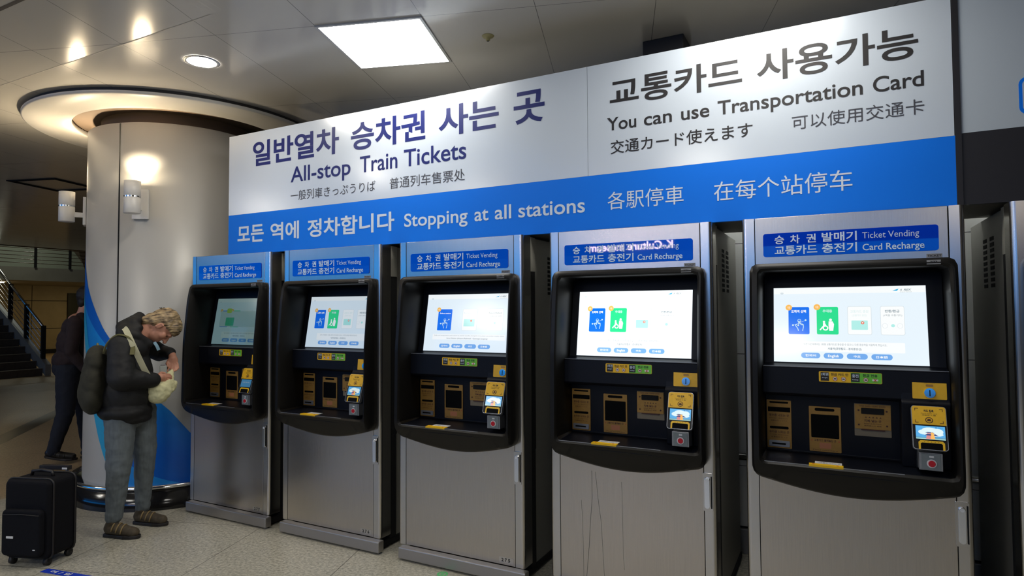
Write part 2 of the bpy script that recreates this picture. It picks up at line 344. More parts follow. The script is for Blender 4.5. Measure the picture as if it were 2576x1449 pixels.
# ------------------------------------------------------------------ pillar
PC = (-4.74, 0.41); PRD = 0.69
clad = mat('pillar_cladding', (0.46, 0.46, 0.44), 0.38, 0.1)
pil = struct(thing('pillar', 'round pale clad pillar with a blue wave graphic and black stone base', 'pillar', (PC[0], PC[1], 0)))
del pil['category']
q = MB(); q.lathe([(PRD, 0.10), (PRD, 2.974), (PRD - 0.03, 2.985), (0.5, 2.985)], (0, 0, 0), clad, 128); q.build('cladding', pil)
q = MB()
for a_ in (-72.2, 17.8, 107.8, 197.8):
    an = math.radians(a_); c_ = Vector((math.cos(an), math.sin(an), 0)); t_ = Vector((-math.sin(an), math.cos(an), 0))
    q.obox(c_ * (PRD + 0.0005) + Vector((0, 0, 1.54)), (c_, t_, (0, 0, 1)), (0.002, 0.005, 1.43), M['gap'])
q.build('panel_joint', pil)
def node_wave():
    m = bpy.data.materials.new('wave_graphic'); m.use_nodes = True; nt = m.node_tree; N = nt.nodes; L = nt.links; b = N['Principled BSDF']
    tc = N.new('ShaderNodeTexCoord'); mp = N.new('ShaderNodeMapping'); mp.inputs['Rotation'].default_value = (0.2, 0.85, 0.3); L.new(tc.outputs['Object'], mp.inputs[0])
    w = N.new('ShaderNodeTexWave'); w.inputs['Scale'].default_value = 0.55; w.inputs['Distortion'].default_value = 1.2; w.inputs['Detail'].default_value = 1; w.wave_profile = 'SAW'; L.new(mp.outputs[0], w.inputs[0])
    r = N.new('ShaderNodeValToRGB'); e = r.color_ramp.elements; e[0].color = (0.0, 0.115, 0.55, 1); e[1].color = (0.008, 0.26, 0.72, 1); e[0].position = 0.25
    L.new(w.outputs['Fac'], r.inputs[0]); L.new(r.outputs[0], b.inputs['Base Color']); b.inputs['Roughness'].default_value = 0.4; return m
wv = node_wave(); cyan = mat('wave_cyan', (0.02, 0.35, 0.62), 0.4)
def zt(t): # top edge of the wave, angle in degrees
    pts = [(-150, 2.6), (-125, 2.14), (-103.8, 1.707), (-92, 1.516), (-82.6, 1.361), (-78, 1.30), (-45.4, 0.808), (-38.6, 0.727), (-28, 0.561), (0, 0.14)]
    for (a0, z0), (a1, z1) in zip(pts[:-1], pts[1:]):
        if a0 <= t <= a1: return z0 + (z1 - z0) * (t - a0) / (a1 - a0)
    return 0.14
def zb(t):
    pts = [(-150, 2.3), (-125, 1.75), (-103.8, 1.12), (-91.8, 0.726), (-86.1, 0.532), (-80.7, 0.384), (-70, 0.14), (0, 0.12)]
    for (a0, z0), (a1, z1) in zip(pts[:-1], pts[1:]):
        if a0 <= t <= a1: return z0 + (z1 - z0) * (t - a0) / (a1 - a0)
    return 0.12
def wrap(f0, f1, r, m, t0, t1, n=90, k=10):
    q = MB(); vs = []
    for i in range(n + 1):
        t = t0 + (t1 - t0) * i / n; a_ = math.radians(t); lo = f0(t); hi = max(lo, f1(t))
        vs += [(r * math.cos(a_), r * math.sin(a_), lo + (hi - lo) * j / k) for j in range(k + 1)]
    q.add(vs, [(i * (k + 1) + j, (i + 1) * (k + 1) + j, (i + 1) * (k + 1) + j + 1, i * (k + 1) + j + 1) for i in range(n) for j in range(k)], m, True); return q
wrap(zb, zt, PRD + 0.0015, wv, -150, -1).build('wave_graphic', pil, fix=False)
wrap(zb, lambda t: zb(t) + 0.24 * max(0, min(1, (-66 - t) / 10)), PRD + 0.003, cyan, -130, -66, 60, 3).build('cyan_stripe', pil, fix=False)
bst = mat('base_black_stone', (0.012, 0.011, 0.011), 0.12)
q = MB(); q.lathe([(0.775, 0), (0.775, 0.10), (0.765, 0.105), (0.765, 0.155), (0.69, 0.16)], (0, 0, 0), bst, 128); q.build('base', pil)
q = MB(); q.lathe([(0.765 + 0.016 * math.cos(t), 0.172 + 0.016 * math.sin(t)) for t in [i * PI / 6 for i in range(13)]], (0, 0, 0), M['chrome'], 128); q.lathe([(0.765, 0.165), (0.69, 0.175)], (0, 0, 0), M['chrome'], 128); q.build('chrome_ring', pil)
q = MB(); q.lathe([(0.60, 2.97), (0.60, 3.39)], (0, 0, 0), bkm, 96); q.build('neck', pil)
# ring in the ceiling over the pillar
RC = (-4.70, 0.42)
rg = MB(); rm = mat('ring_white', (0.66, 0.64, 0.60), 0.35)
rg.lathe([(0.83, 3.09), (0.826, 3.045), (0.835, 3.037), (1.14, 3.037), (1.152, 3.045), (1.152, 3.062)], (RC[0], RC[1], 0), rm, 128)
struct(rg.build('trim_5', fix=True), 'wide pale ring hung around the top of the pillar')
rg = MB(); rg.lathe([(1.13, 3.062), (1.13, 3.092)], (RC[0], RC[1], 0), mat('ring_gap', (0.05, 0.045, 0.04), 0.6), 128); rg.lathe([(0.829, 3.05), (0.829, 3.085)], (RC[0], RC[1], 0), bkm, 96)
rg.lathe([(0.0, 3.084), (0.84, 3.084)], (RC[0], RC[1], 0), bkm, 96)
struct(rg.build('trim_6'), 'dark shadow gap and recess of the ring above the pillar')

# ------------------------------------------------------------------ lights in the ceiling
lit = glow('light_diffuser', (1.0, 0.97, 0.90), PANEL_W)
def panel_light(c, label):
    t = thing('ceiling_light', label, 'light', (c[0], c[1], CZ), ROT, 'square ceiling lights')
    q = MB(); q.add([(-.295, -.295, -.006), (.295, -.295, -.006), (.295, .295, -.006), (-.295, .295, -.006)], [(3, 2, 1, 0)], lit); q.build('diffuser', t, fix=False)
    q = MB()
    for a0, a1, b0, b1 in ((-.31, .31, -.31, -.295), (-.31, .31, .295, .31), (-.31, -.295, -.295, .295), (.295, .31, -.295, .295)): q.box((a0, b0, -.01), (a1, b1, 0.0), M['frame'])
    q.build('frame', t)
PCN = Vector((-1.955, -0.185, 0))
panel_light(PCN, 'square white light panel in the ceiling above the sign')
for a_, b_, w_ in ((1.86, -0.80, 'square light panel over the camera side of the right-hand machines'), (0.0, -3.6, 'added square light panel behind the camera, nearest row'), (-3.7, -3.6, 'added square light panel over the hall left of the camera'),  # sign glare panel first, the rest added to brighten the hall
                   (-1.86, -7.2, 'added square light panel far behind the camera, left'), (1.86, -7.2, 'added square light panel far behind the camera, right'), (0.0, -10.8, 'added square light panel at the far side of the hall, middle'),
                   (-5.0, -10.0, 'added square light panel at the far side of the hall, left'), (-3.6, -6.6, 'added square light panel in the row behind the camera, far left'), (0.0, -5.6, 'added square light panel in the row behind the camera, middle'), (-7.0, -1.8, 'added square light panel over the hall, leftmost of all')):
    panel_light(PCN + E1 * a_ + E2 * b_, w_)
dl = glow('downlight_lamp', (1.0, 0.93, 0.82), DOWN_W)
def downlight(c, label, r=0.085):
    t = thing('downlight', label, 'light', (c[0], c[1], CZ), 0, 'round downlights')
    q = MB(); q.lathe([(0, -0.012), (r * 0.5, -0.011), (r * 0.9, -0.005), (r, -0.003)], (0, 0, 0), dl, 32); q.build('lamp', t)
    q = MB(); q.lathe([(r, -0.004), (r + 0.012, -0.008), (r + 0.022, -0.001)], (0, 0, 0), M['frame'], 32); q.build('trim_ring', t)
downlight((-4.3, -2.3), 'added round downlight over the hall in front of the pillar')  # added out of frame to brighten the left end of the sign
downlight((-3.16, -0.54), 'round white downlight between the pillar ring and the square panel')
for p_ in ((-6.9, 2.6), (-7.6, -3.6), (-12.0, 1.0)): downlight(p_, 'added round downlight far down the hall', 0.07)  # extra lamps added to lift the far left of the hall
sp_ = MB(); sp_.lathe([(0.0, -0.03), (0.012, -0.028), (0.012, -0.012), (0.03, -0.008), (0.036, -0.001)], (-1.372, 0.0, CZ), mat('sprinkler_cream', lin((170, 160, 110)), 0.4), 24)
sp_.lathe([(0.0, -0.034), (0.008, -0.030)], (-1.372, 0.0, CZ), M['ink'], 12)
tag(sp_.build('sprinkler'), 'small cream sprinkler head in the ceiling right of the light panel', 'sprinkler')
sk = MB(); sk.box((-0.60, 0.50, 2.98), (-0.36, 0.72, CZ), M['ink']); tag(sk.build('junction_box', bevel=0.005), 'small black box under the ceiling behind the top edge of the sign', 'box')
vt = thing('ceiling_vent', 'dark square diffuser in the ceiling left of the pillar', 'vent', (-8.2, 1.1, CZ), ROT)
q = MB()
for k in range(2):
    s0 = 0.34 - k * 0.04; s1 = s0 - 0.012
    for a0, a1, b0, b1 in ((-s0, s0, -s0, -s1), (-s0, s0, s1, s0), (-s0, -s1, -s1, s1), (s1, s0, -s1, s1)): q.box((a0, b0, -.012), (a1, b1, -0.001), M['gap'])
q.build('louvre', vt)
for p_, nm_ in (((-22.6, 6.6), 'round lamp under the walkway beside the stairs'), ((-22.8, 10.0), 'added round lamp under the walkway behind the pillar')):  # the lamp behind the pillar is added to lighten the far hall
    t = thing('downlight', nm_, 'light', (p_[0], p_[1], 2.448), 0, 'round downlights')
    q = MB(); q.lathe([(0, -0.03), (0.12, -0.02), (0.14, 0.0)], (0, 0, 0), glow('walkway_lamp', (1.0, 0.78, 0.42), 60), 24); q.build('lamp', t)
for p_ in ((-19.0, 0.0), (-19.2, 5.5), (-23, 8.0)):  # added lamps, there to brighten the dim far end
    t = thing('added_high_lamp', 'added round lamp in the high ceiling at the far end of the hall', 'light', (p_[0], p_[1], 5.49), 0, 'added lamps in the high ceiling')
    q = MB(); q.lathe([(0, -0.03), (0.3, -0.02), (0.33, 0.0)], (0, 0, 0), glow('added_lamp_glow', (0.95, 1.0, 0.86), 22), 24); q.build('lamp', t)
# sconces
def sconce(th, label):
    a_ = math.radians(th); c_ = Vector((math.cos(a_), math.sin(a_), 0)); t_ = Vector((-math.sin(a_), math.cos(a_), 0))
    P = Vector((PC[0], PC[1], 0)) + c_ * PRD
    t = thing('wall_sconce', label, 'lamp', (P.x, P.y, 2.37), a_, 'white cylinder sconces on the pillar')
    wm = mat('sconce_white', (0.72, 0.70, 0.66), 0.35)
    X = Vector((1, 0, 0)); Y = Vector((0, 1, 0)); Z = Vector((0, 0, 1))
    q = MB(); q.box((0.0, -0.06, -0.155), (0.022, 0.06, 0.075), wm); q.build('mounting_plate', t, bevel=0.003)
    q = MB(); q.box((0.02, -0.016, -0.09), (0.085, 0.016, -0.05), wm); q.build('arm', t, bevel=0.003)
    ax = 0.135; r = 0.056
    q = MB(); q.lathe([(0, -0.13), (r - 0.003, -0.13), (r, -0.127), (r, -0.01), (r - 0.002, -0.008), (r - 0.002, 0.0), (r, 0.002), (r, 0.115), (r - 0.005, 0.115), (r - 0.006, 0.06), (0.0, 0.055)], (ax, 0, 0), wm, 40); q.build('shade', t)
    q = MB(); q.lathe([(r + 0.0008, -0.0085), (r + 0.0008, 0.0015)], (ax, 0, 0), M['chrome'], 40); q.build('band', t)
    q = MB(); q.lathe([(0, 0.122), (0.025, 0.118), (0.042, 0.104), (0.046, 0.085), (0.046, 0.06)], (ax, 0, 0), glow('sconce_bulb', (1.0, 0.80, 0.52), 260), 24); q.build('bulb', t)
    ld = bpy.data.lights.new('sconce_light', 'SPOT'); ld.energy = SCONCE_W; ld.color = (1.0, 0.80, 0.54); ld.spot_size = math.radians(92); ld.spot_blend = 1.0; ld.shadow_soft_size = 0.03
    lo = bpy.data.objects.new('sconce_light', ld); COL.objects.link(lo); lo.parent = t; lo.location = (ax, 0, 0.155); lo.rotation_euler = (PI, -0.62, 0)
sconce(-57.5, 'white cylinder sconce glowing upward on the front of the pillar')
sconce(-122, 'white cylinder sconce on the left side of the pillar')

# ------------------------------------------------------------------ ticket machines
MW = 0.86; XL = [-4.0032, -3.0176, -2.0156, -0.9958, 0.0, 1.0066]; NUM = ['277', '276', '275', '274', '273', '272']
def yf(z):
    pts = [(0.60, -0.01), (0.68, -0.03), (0.74, -0.075), (0.82, -0.105), (1.27, -0.098), (1.58, -0.068), (1.72, -0.042)]
    for (a0, b0), (a1, b1) in zip(pts[:-1], pts[1:]):
        if z <= a1: return b0 + (b1 - b0) * (max(z, a0) - a0) / (a1 - a0)
    return pts[-1][1]
def ray_outline(pts, c, n):   # sample a star-shaped outline at n angles round c
    out = []; k = len(pts)
    for i in range(n):
        a = 2 * PI * i / n; dx, dz = math.cos(a), math.sin(a); best = None
        for j in range(k):
            x1, z1 = pts[j][0] - c[0], pts[j][1] - c[1]; x2, z2 = pts[(j + 1) % k][0] - c[0], pts[(j + 1) % k][1] - c[1]
            ex, ez = x2 - x1, z2 - z1; den = dx * ez - dz * ex
            if abs(den) < 1e-12: continue
            t = (x1 * ez - z1 * ex) / den; s = (x1 * dz - z1 * dx) / den
            if t > 0 and -1e-6 <= s <= 1 + 1e-6 and (best is None or t < best): best = t
        out.append((c[0] + dx * best, c[1] + dz * best))
    return out
def bez_outer(g):
    x0, x1 = 0.035 + g, 0.826 - g; pts = []
    r = 0.035 - g
    for cx, cz_, a in ((x1 - r, 1.705 - g - r, 0), (x0 + r, 1.705 - g - r, PI / 2)): pts += [(cx + r * math.cos(a + PI / 2 * i / 6), cz_ + r * math.sin(a + PI / 2 * i / 6)) for i in range(7)]
    pts += [(x0, 0.79), (x0 + 0.006, 0.765 + g), (x0 + 0.022, 0.745 + g)]
    for i in range(1, 24):
        t = i / 24; x = x0 + 0.022 + (x1 - x0 - 0.044) * t; pts.append((x, 0.745 + g - 0.062 * math.sin(PI * t)))
    pts += [(x1 - 0.022, 0.745 + g), (x1 - 0.006, 0.765 + g), (x1, 0.79)]
    return pts
def bez_inner(g):
    return rrect(0.078 - g, 0.822 - g, 0.797 + g, 1.672 + g, 0.022)
def tri_out(mb, pts, m, d, S):   # convex outline on the screen
    mb.flat([S(u, v, d) for u, v in pts], m)
def icon_hand(q, S, cx, cy, s, m, m2, d):
    k = 1.75   # u is wider than v
    def P(x, y): return (cx + x * s, cy - y * s * k)
    def line(p0, p1, w):
        x0, y0 = p0; x1, y1 = p1; L_ = math.hypot(x1 - x0, y1 - y0); nx, ny = -(y1 - y0) / L_ * w / 2, (x1 - x0) / L_ * w / 2
        tri_out(q, [P(x0 + nx, y0 + ny), P(x0 - nx, y0 - ny), P(x1 - nx, y1 - ny), P(x1 + nx, y1 + ny)], m, d, S)
    for a in range(16):
        a0, a1 = 2 * PI * a / 16, 2 * PI * (a + 1) / 16
        line((0.2 * math.cos(a0), 0.52 + 0.2 * math.sin(a0)), (0.2 * math.cos(a1), 0.52 + 0.2 * math.sin(a1)), 0.06)
    for seg in (((-.08, .5), (-.08, -.2)), ((.08, .5), (.08, .1)), ((.08, .12), (.5, .02)), ((.5, .02), (.52, -.35)), ((.52, -.35), (.4, -.9)), ((-.08, -.2), (-.4, .02)), ((-.4, .02), (-.5, -.1)), ((-.5, -.1), (-.2, -.55)), ((-.2, -.55), (-.1, -.9)), ((.22, .08), (.22, -.1)), ((.36, .05), (.36, -.12))): line(seg[0], seg[1], 0.09)
    line((-.7, -.1), (.75, .55), 0.03)
    for x, y in ((-.8, -.1), (.8, .6)): tri_out(q, [P(x + .12 * math.cos(t), y + .12 * math.sin(t)) for t in [2 * PI * i / 10 for i in range(10)]], m2, d, S)
def icon_chair(q, S, cx, cy, s, m, mb_, d):
    k = 1.75
    def P(x, y): return (cx + x * s, cy - y * s * k)
    def disc(x, y, r, mm, dd): tri_out(q, [P(x + r * math.cos(t), y + r * math.sin(t)) for t in [2 * PI * i / 14 for i in range(14)]], mm, dd, S)
    disc(-.42, .42, .15, m, d); disc(-.25, -.42, .36, m, d); disc(-.25, -.42, .20, mb_, d + .0002)
    tri_out(q, [P(-.55, .25), P(-.3, .27), P(-.1, -.15), P(-.1, -.3), P(-.55, -.25)], m, d + .0001, S)
    tri_out(q, [P(-.55, -.1), P(-.5, -.3), P(-.85, -.75), P(-.98, -.65)], m, d, S)
    disc(.38, .70, .18, m, d); tri_out(q, [P(.15, .5), P(.62, .5), P(.80, .1), P(.68, -.8), P(.2, -.8), P(.12, .0)], m, d, S)
def machine(i):
    X = XL[i]; n = NUM[i]
    where = ['leftmost steel ticket machine beside the pillar, its screen dim and teal', 'steel ticket machine between the leftmost one and the one marked 275', 'steel ticket machine marked 275 whose screen shows only one blue card',
             'steel ticket machine in the middle right with the brightest white screen and streaked door', 'largest, nearest steel ticket machine with a blue and a green card on its screen', 'steel ticket machine cut off by the right edge of the photo'][i]
    t = thing('ticket_machine', where, 'ticket machine', (X, 0, 0), 0, 'ticket vending machines in a row')
    XZ = lambda x, z, y: (x, y, z)
    # side columns with rounded outer edge
    for s in (0, 1):
        r = 0.018; x0, x1 = (0, 0.0545) if s == 0 else (0.8055, MW)
        if s == 0: pts = [(x0 + r - r * math.cos(a), r - r * math.sin(a)) for a in [PI / 2 * j / 6 for j in range(7)]] + [(x1, 0), (x1, 0.10), (x0, 0.10)]
        else: pts = [(x0, 0.10), (x0, 0)] + [(x1 - r + r * math.sin(a), r - r * math.cos(a)) for a in [PI / 2 * j / 6 for j in range(7)]] + [(x1, 0.10)]
        q = MB(); q.prism(pts, lambda u, v, d: (u, v, d), 0.078, 1.92, M['steel_col']); q.build('side_column', t)
    q = MB(); q.box((0.0575, 0, 1.69), (0.8025, 0.08, 1.92), M['steel']); hp = q.build('header_panel', t, bevel=0.002)
    q = MB(); q.box((0.0575, 0.0, 0.08), (0.8025, 0.03, 0.80), M['steel']); door = q.build('service_door', t, bevel=0.0015)
    q = MB(); q.box((0.004, 0.05, 0.05), (MW - 0.004, 0.16, 1.915), M['gap']); q.box((0.05, 0.02, 0.07), (0.062, 0.1, 1.91), M['gap']); q.box((0.798, 0.02, 0.07), (0.81, 0.1, 1.91), M['gap']) 
    q2 = MB(); q2.box((0.012, 0.17, 0.05), (MW - 0.012, 0.88, 1.915), M['cab']); cab = q2.build('cabinet', t, bevel=0.003)
    # inner carcass: open at the front so the recess is real
    q = MB()
    q.box((0.004, 0.10, 0.05), (MW - 0.004, 0.16, 0.70), M['gap']); q.box((0.004, 0.10, 1.72), (MW - 0.004, 0.17, 1.917), M['cab'])
    q.box((0.006, 0.10, 0.70), (0.05, 0.17, 1.72), M['gap']); q.box((MW - 0.05, 0.10, 0.70), (MW - 0.006, 0.17, 1.72), M['gap'])
    q.box((0.0545, 0.006, 0.08), (0.0575, 0.03, 1.91), M['gap']); q.box((0.8025, 0.006, 0.08), (0.8055, 0.03, 1.91), M['gap'])
    q.build('carcass', t)
    for sx in ((MW - 0.0125, MW - 0.0105), (0.0105, 0.0125)):
        for c in (0.40, 0.545):
            g = MB()
            for k in range(9): g.box((sx[0], c - 0.038, 1.59 + k * 0.0265), (sx[1], c + 0.038, 1.607 + k * 0.0265), M['hole'])
            g.build('vent_grille', cab)
    q = MB(); q.box((0.035, -0.052, 0.010), (0.888, 0.0, 0.078), M['kick']); q.box((0.035, 0.0, 0.010), (0.855, 0.88, 0.05), M['gap'])
    q.build('kick_plate', t, bevel=0.006)
    # bezel ring
    c0 = (0.43, 1.2); n_ = 180
    o0 = ray_outline(bez_outer(0), c0, n_); o1 = ray_outline(bez_outer(0.012), c0, n_); i1 = ray_outline(bez_inner(0.010), c0, n_); i0 = ray_outline(bez_inner(0), c0, n_)
    loops = [[(x, -0.001, z) for x, z in o0], [(x, yf(z) * 0.75, z) for x, z in o0], [(x, yf(z), z) for x, z in o1], [(x, yf(z), z) for x, z in i1], [(x, yf(z) + 0.012, z) for x, z in i0], [(x, 0.17, z) for x, z in i0]]
    q = MB(); vs = [p for l in loops for p in l]
    q.add(vs, [(a * n_ + j, a * n_ + (j + 1) % n_, (a + 1) * n_ + (j + 1) % n_, (a + 1) * n_ + j) for a in range(5) for j in range(n_)], M['bezel'], True)
    bz = q.build('bezel', t)
    e = bz.modifiers.new('split', 'EDGE_SPLIT'); e.split_angle = 0.7
    # fascia inside the recess: screen surround, shelf band, recess for slots, tray
    prof = [(0.165, 1.672), (0.158, 1.64), (0.088, 1.246), (0.052, 1.238), (0.020, 1.236), (0.016, 1.230), (0.012, 1.115), (0.022, 1.105), (0.106, 1.098), (0.114, 1.09), (0.114, 0.836), (0.108, 0.830), (-0.088, 0.823), (-0.093, 0.815), (-0.093, 0.79), (0.12, 0.79), (0.17, 0.80), (0.17, 1.672)]
    q = MB(); q.prism(prof, lambda u, v, d: (d, u, v), 0.079, 0.796, M['inner']); fa = q.build('fascia', t, bevel=0.0015)
    q = MB(); q.box((0.082, 0.0145, 1.2345), (0.793, 0.0165, 1.2375), M['silver']); q.build('shelf_strip', fa); q = MB(); q.box((0.082, -0.0955, 0.8205), (0.62, -0.0935, 0.8232), M['silver']); q.build('tray_strip', fa)
    # coin and card column
    pr = [(0.112, 1.232), (0.022, 1.232), (0.010, 1.112), (0.004, 1.105), (0.0, 1.10), (0.02, 0.93), (0.03, 0.828), (0.112, 0.828)]
    q = MB(); q.prism(pr, lambda u, v, d: (d, u, v), 0.622, 0.795, M['inner']); cc = q.build('coin_card_column', t, bevel=0.004)
    # ---- header sign
    hx0, hx1, hz0, hz1 = 0.093, 0.769, 1.737, 1.845
    q = MB(); q.prism(rrect(hx0, hz0, hx1, hz1, 0.012), XZ, -0.0035, 0.0, M['hdr']); hs = q.build('header_sign', t)
    H = lambda a, b: (hx0 + a * (hx1 - hx0), hz1 - b * (hz1 - hz0)); q = MB(); ty = -0.0041
    def hput(s, a0, a1, b0, b1, mode, bold):
        x0, z0 = H(a0, b0); x1, z1 = H(a1, b1); put(q, s, x0, x1, z0, z1, XZ, M['hdrtxt'], mode, bold, 3, 0, ty)
    hput('승', .072, .132, .47, .10, 'ink', .02); hput('차', .170, .228, .47, .10, 'ink', .02); hput('권', .268, .325, .46, .10, 'ink', .02); hput('발매기', .360, .562, .46, .08, 'ink', .02)
    hput('교통카드', .072, .332, .93, .54, 'ink', .02); hput('충전기', .360, .562, .92, .53, 'ink', .02)
    q.build('korean_lettering', hs, fix=False); q = MB()
    hput('Ticket Vending', .593, .900, .40, .155, 'cap', .0); q.build('english_lettering', hs, fix=False); q = MB(); hput('Card Recharge', .593, .926, .88, .63, 'cap', .012)
    q.build('english_lettering', hs, fix=False)
    # small labels
    q = MB(); q.box((0.72, yf(1.69) - 0.0006, 1.677), (0.768, yf(1.69) + 0.01, 1.695), M['label']); put(q, n, 0.732, 0.756, 1.681, 1.691, XZ, M['ink'], 'ink', 0.03, 2, 0, yf(1.69) - 0.0012); q.build('number_label', t)
    q = MB(); q.box((0.725, -0.0006, 1.708), (0.780, 0.002, 1.724), M['label']); put(q, 'TICKET', 0.728, 0.777, 1.711, 1.720, XZ, M['ink'], 'ink', 0.02, 2, 0, -0.0012); q.build('serial_label', t)
    q = MB(); q.box((0.70, -0.0006, 0.092), (0.792, 0.002, 0.122), M['label'] if i > 4 else M['steel_col']); put(q, n[0], 0.716, 0.729, 0.098, 0.117, XZ, M['ink'], 'ink', 0.03, 2, 0, -0.0012); put(q, n[1], 0.737, 0.750, 0.098, 0.117, XZ, M['ink'], 'ink', 0.03, 2, 0, -0.0012); put(q, n[2], 0.758, 0.771, 0.098, 0.117, XZ, M['ink'], 'ink', 0.03, 2, 0, -0.0012); q.build('number_plate', door)
    if i == 3:
        q = MB(); dm_ = mat('dried_streak', lin((84, 80, 72)), 0.6)
        for path, w in (([(.235, .66), (.236, .52), (.225, .40), (.218, .28), (.20, .09)], .0022), ([(.255, .655), (.268, .52), (.284, .40), (.290, .28), (.300, .09)], .0016), ([(.175, .50), (.182, .40), (.186, .09)], .0014), ([(.395, .62), (.398, .45), (.400, .25), (.405, .18)], .0012)):
            for (xa, za), (xb, zb_) in zip(path[:-1], path[1:]): q.add([(xa - w / 2, -0.0004, za), (xa + w / 2, -0.0004, za), (xb + w / 2, -0.0004, zb_), (xb - w / 2, -0.0004, zb_)], [(0, 1, 2, 3)], dm_)
        q.build('dried_streak', door, fix=False)
    # handle
    q = MB(); q.prism(rrect(0.797, 0.535, 0.845, 0.715, 0.006), XZ, -0.004, 0.004, M['steel_col']); hd = q.build('handle', t, bevel=0.001)
    q = MB(); q.prism(rrect(0.806, 0.548, 0.832, 0.694, 0.0129, 6), XZ, -0.013, -0.003, M['chrome']); q.build('latch_lever', hd, bevel=0.002)
    q = MB(); q.box((0.836, -0.008, 0.55), (0.841, -0.003, 0.70), M['gap']); q.prism(circ(0.819, 0.683, 0.007, 14), XZ, -0.015, -0.012, M['white']); q.build('latch_slot', hd)
    # ---- display
    TL = Vector((0.122, 0.1475, 1.597)); DU = Vector((0.613, 0, 0)); DV = Vector((0, -0.0617, -0.346)); NN = Vector((0, -0.346, 0.0617)).normalized()
    S = lambda u, v, d: tuple(TL + DU * u + DV * v + NN * (0.0015 + d))
    st_ = [0.22, 0.52, 0.72, 1.0, 0.76, 0.76][i]; tint = [(0.42, 0.62, 0.62), (0.86, 0.93, 1.0), (0.95, 0.97, 1.0), (1, 1, 1), (1, 1, 1), (1, 1, 1)][i]
    def g(nm, c): return glow('screen_%s_%s' % (nm, ('dim', 'cool', 'plain', 'bright', 'near', 'edge')[i]), tuple(a * b for a, b in zip(c, tint)), st_)
    bg = g('body', (0.80, 0.90, 0.97)); top = g('top', (0.93, 0.96, 0.96)); blu = g('blue', (0.0, 0.16, 0.86)); gre = g('green', (0.02, 0.72, 0.27)); wh = g('white', (0.95, 0.97, 0.97))
    lin_ = g('line', (0.66, 0.74, 0.78)); tx = g('text', (0.25, 0.32, 0.36)); btn = g('button', (0.17, 0.40, 0.82)); ora = g('orange', (0.95, 0.50, 0.10)); tea = g('teal', (0.45, 0.85, 0.80)); rd = g('redpin', (0.85, 0.15, 0.08)); lg = g('logo', (0.0, 0.40, 0.72)); pale = g('pale', (0.62, 0.82, 0.82))
    q = MB(); q.obox(TL + DU / 2 + DV / 2 - NN * 0.004, (DU.normalized(), DV.normalized(), NN), (DU.length / 2, DV.length / 2, 0.005), bg)
    tri_out(q, [(0.002, .003), (.998, .003), (.998, .085), (0.002, .085)], top, .0003, S)
    def rc(u0, u1, v0, v1, r, m, d):
        rv = r * 1.75; pts = []
        for cu, cv, a in ((u1 - r, v1 - rv, 0), (u0 + r, v1 - rv, PI / 2), (u0 + r, v0 + rv, PI), (u1 - r, v0 + rv, 3 * PI / 2)): pts += [(cu + r * math.cos(a + PI / 2 * j / 4), cv + rv * math.sin(a + PI / 2 * j / 4)) for j in range(5)]
        tri_out(q, pts, m, d, S)
    def sp(s, u0, u1, v0, v1, m, mode='ink', bold=0.0, d=.0012, sh=0.0): put(q, s, u0, u1, v0, v1, S, m, mode, bold, 2, sh, d)
    tri_out(q, [(.795, .062), (.836, .036), (.826, .062)], lg, .0006, S); sp('A', .842, .855, .063, .038, tx, 'ink', .03, .0006, .3); sp('REX', .866, .914, .063, .038, tx, 'ink', .03, .0006, .3); sp('Airport Railroad', .842, .914, .083, .074, tx, 'cap', 0, .0006)
    tri_out(q, [(.060 + .012 * math.cos(a), .072 + .02 * math.sin(a) * (1 if a < PI else .4)) for a in [2 * PI * j / 12 for j in range(12)]], lin_, .0006, S)
    eng = i == 2
    if not eng:
        cards = [(.105, .250), (.300, .445), (.505, .660), (.715, .865)]
        rc(*cards[0], .265, .630, .010, blu, .0006); rc(*cards[1], .265, .630, .010, gre, .0006)
        for cdd in cards[2:]: rc(*cdd, .260, .630, .012, lin_, .0005); rc(cdd[0] + .003, cdd[1] - .003, .265, .625, .010, wh, .0008)
        sp('도착역 선택', .125, .228, .345, .305, wh, 'ink', .03); sp('우대용', .340, .405, .340, .300, pale, 'ink', .03)
        sp('교통카드 충전', .525, .640, .345, .310, pale); sp('(선불카드 충전)', .535, .630, .395, .365, pale); sp('반환/환급', .745, .835, .342, .307, tx, 'ink', .02); sp('(1회용 교통카드)', .733, .850, .395, .365, tx)
        icon_hand(q, S, .180, .50, .055, pale, pale, .0012); icon_chair(q, S, .372, .505, .055, wh, gre, .0012)
        rc(.53, .635, .445, .565, .004, tea, .0012); tri_out(q, [(.602 + .011 * math.cos(a), .475 + .019 * math.sin(a)) for a in [2 * PI * j / 12 for j in range(12)]], rd, .0016, S); tri_out(q, [(.602 + .005 * math.cos(a), .475 + .009 * math.sin(a)) for a in [2 * PI * j / 12 for j in range(12)]], wh, .0020, S)
        tri_out(q, [(.792 + .012 * math.cos(a), .510 + .021 * math.sin(a)) for a in [2 * PI * j / 12 for j in range(12)]], tea, .0012, S)
        for uu in (.742, .835): tri_out(q, [(uu + .018 * math.cos(a), .512 + .032 * math.sin(a)) for a in [2 * PI * j / 14 for j in range(14)]], lin_, .0010, S); tri_out(q, [(uu + .016 * math.cos(a), .512 + .029 * math.sin(a)) for a in [2 * PI * j / 14 for j in range(14)]], wh, .0013, S)
        bad = [(.108, .272), (.303, .268)]
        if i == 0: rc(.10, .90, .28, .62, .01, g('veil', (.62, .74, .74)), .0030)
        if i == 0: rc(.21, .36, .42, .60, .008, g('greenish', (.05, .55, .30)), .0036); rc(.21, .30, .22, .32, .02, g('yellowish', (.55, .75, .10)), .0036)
        rc(.16, .86, .725, .855, .006, wh, .0004)
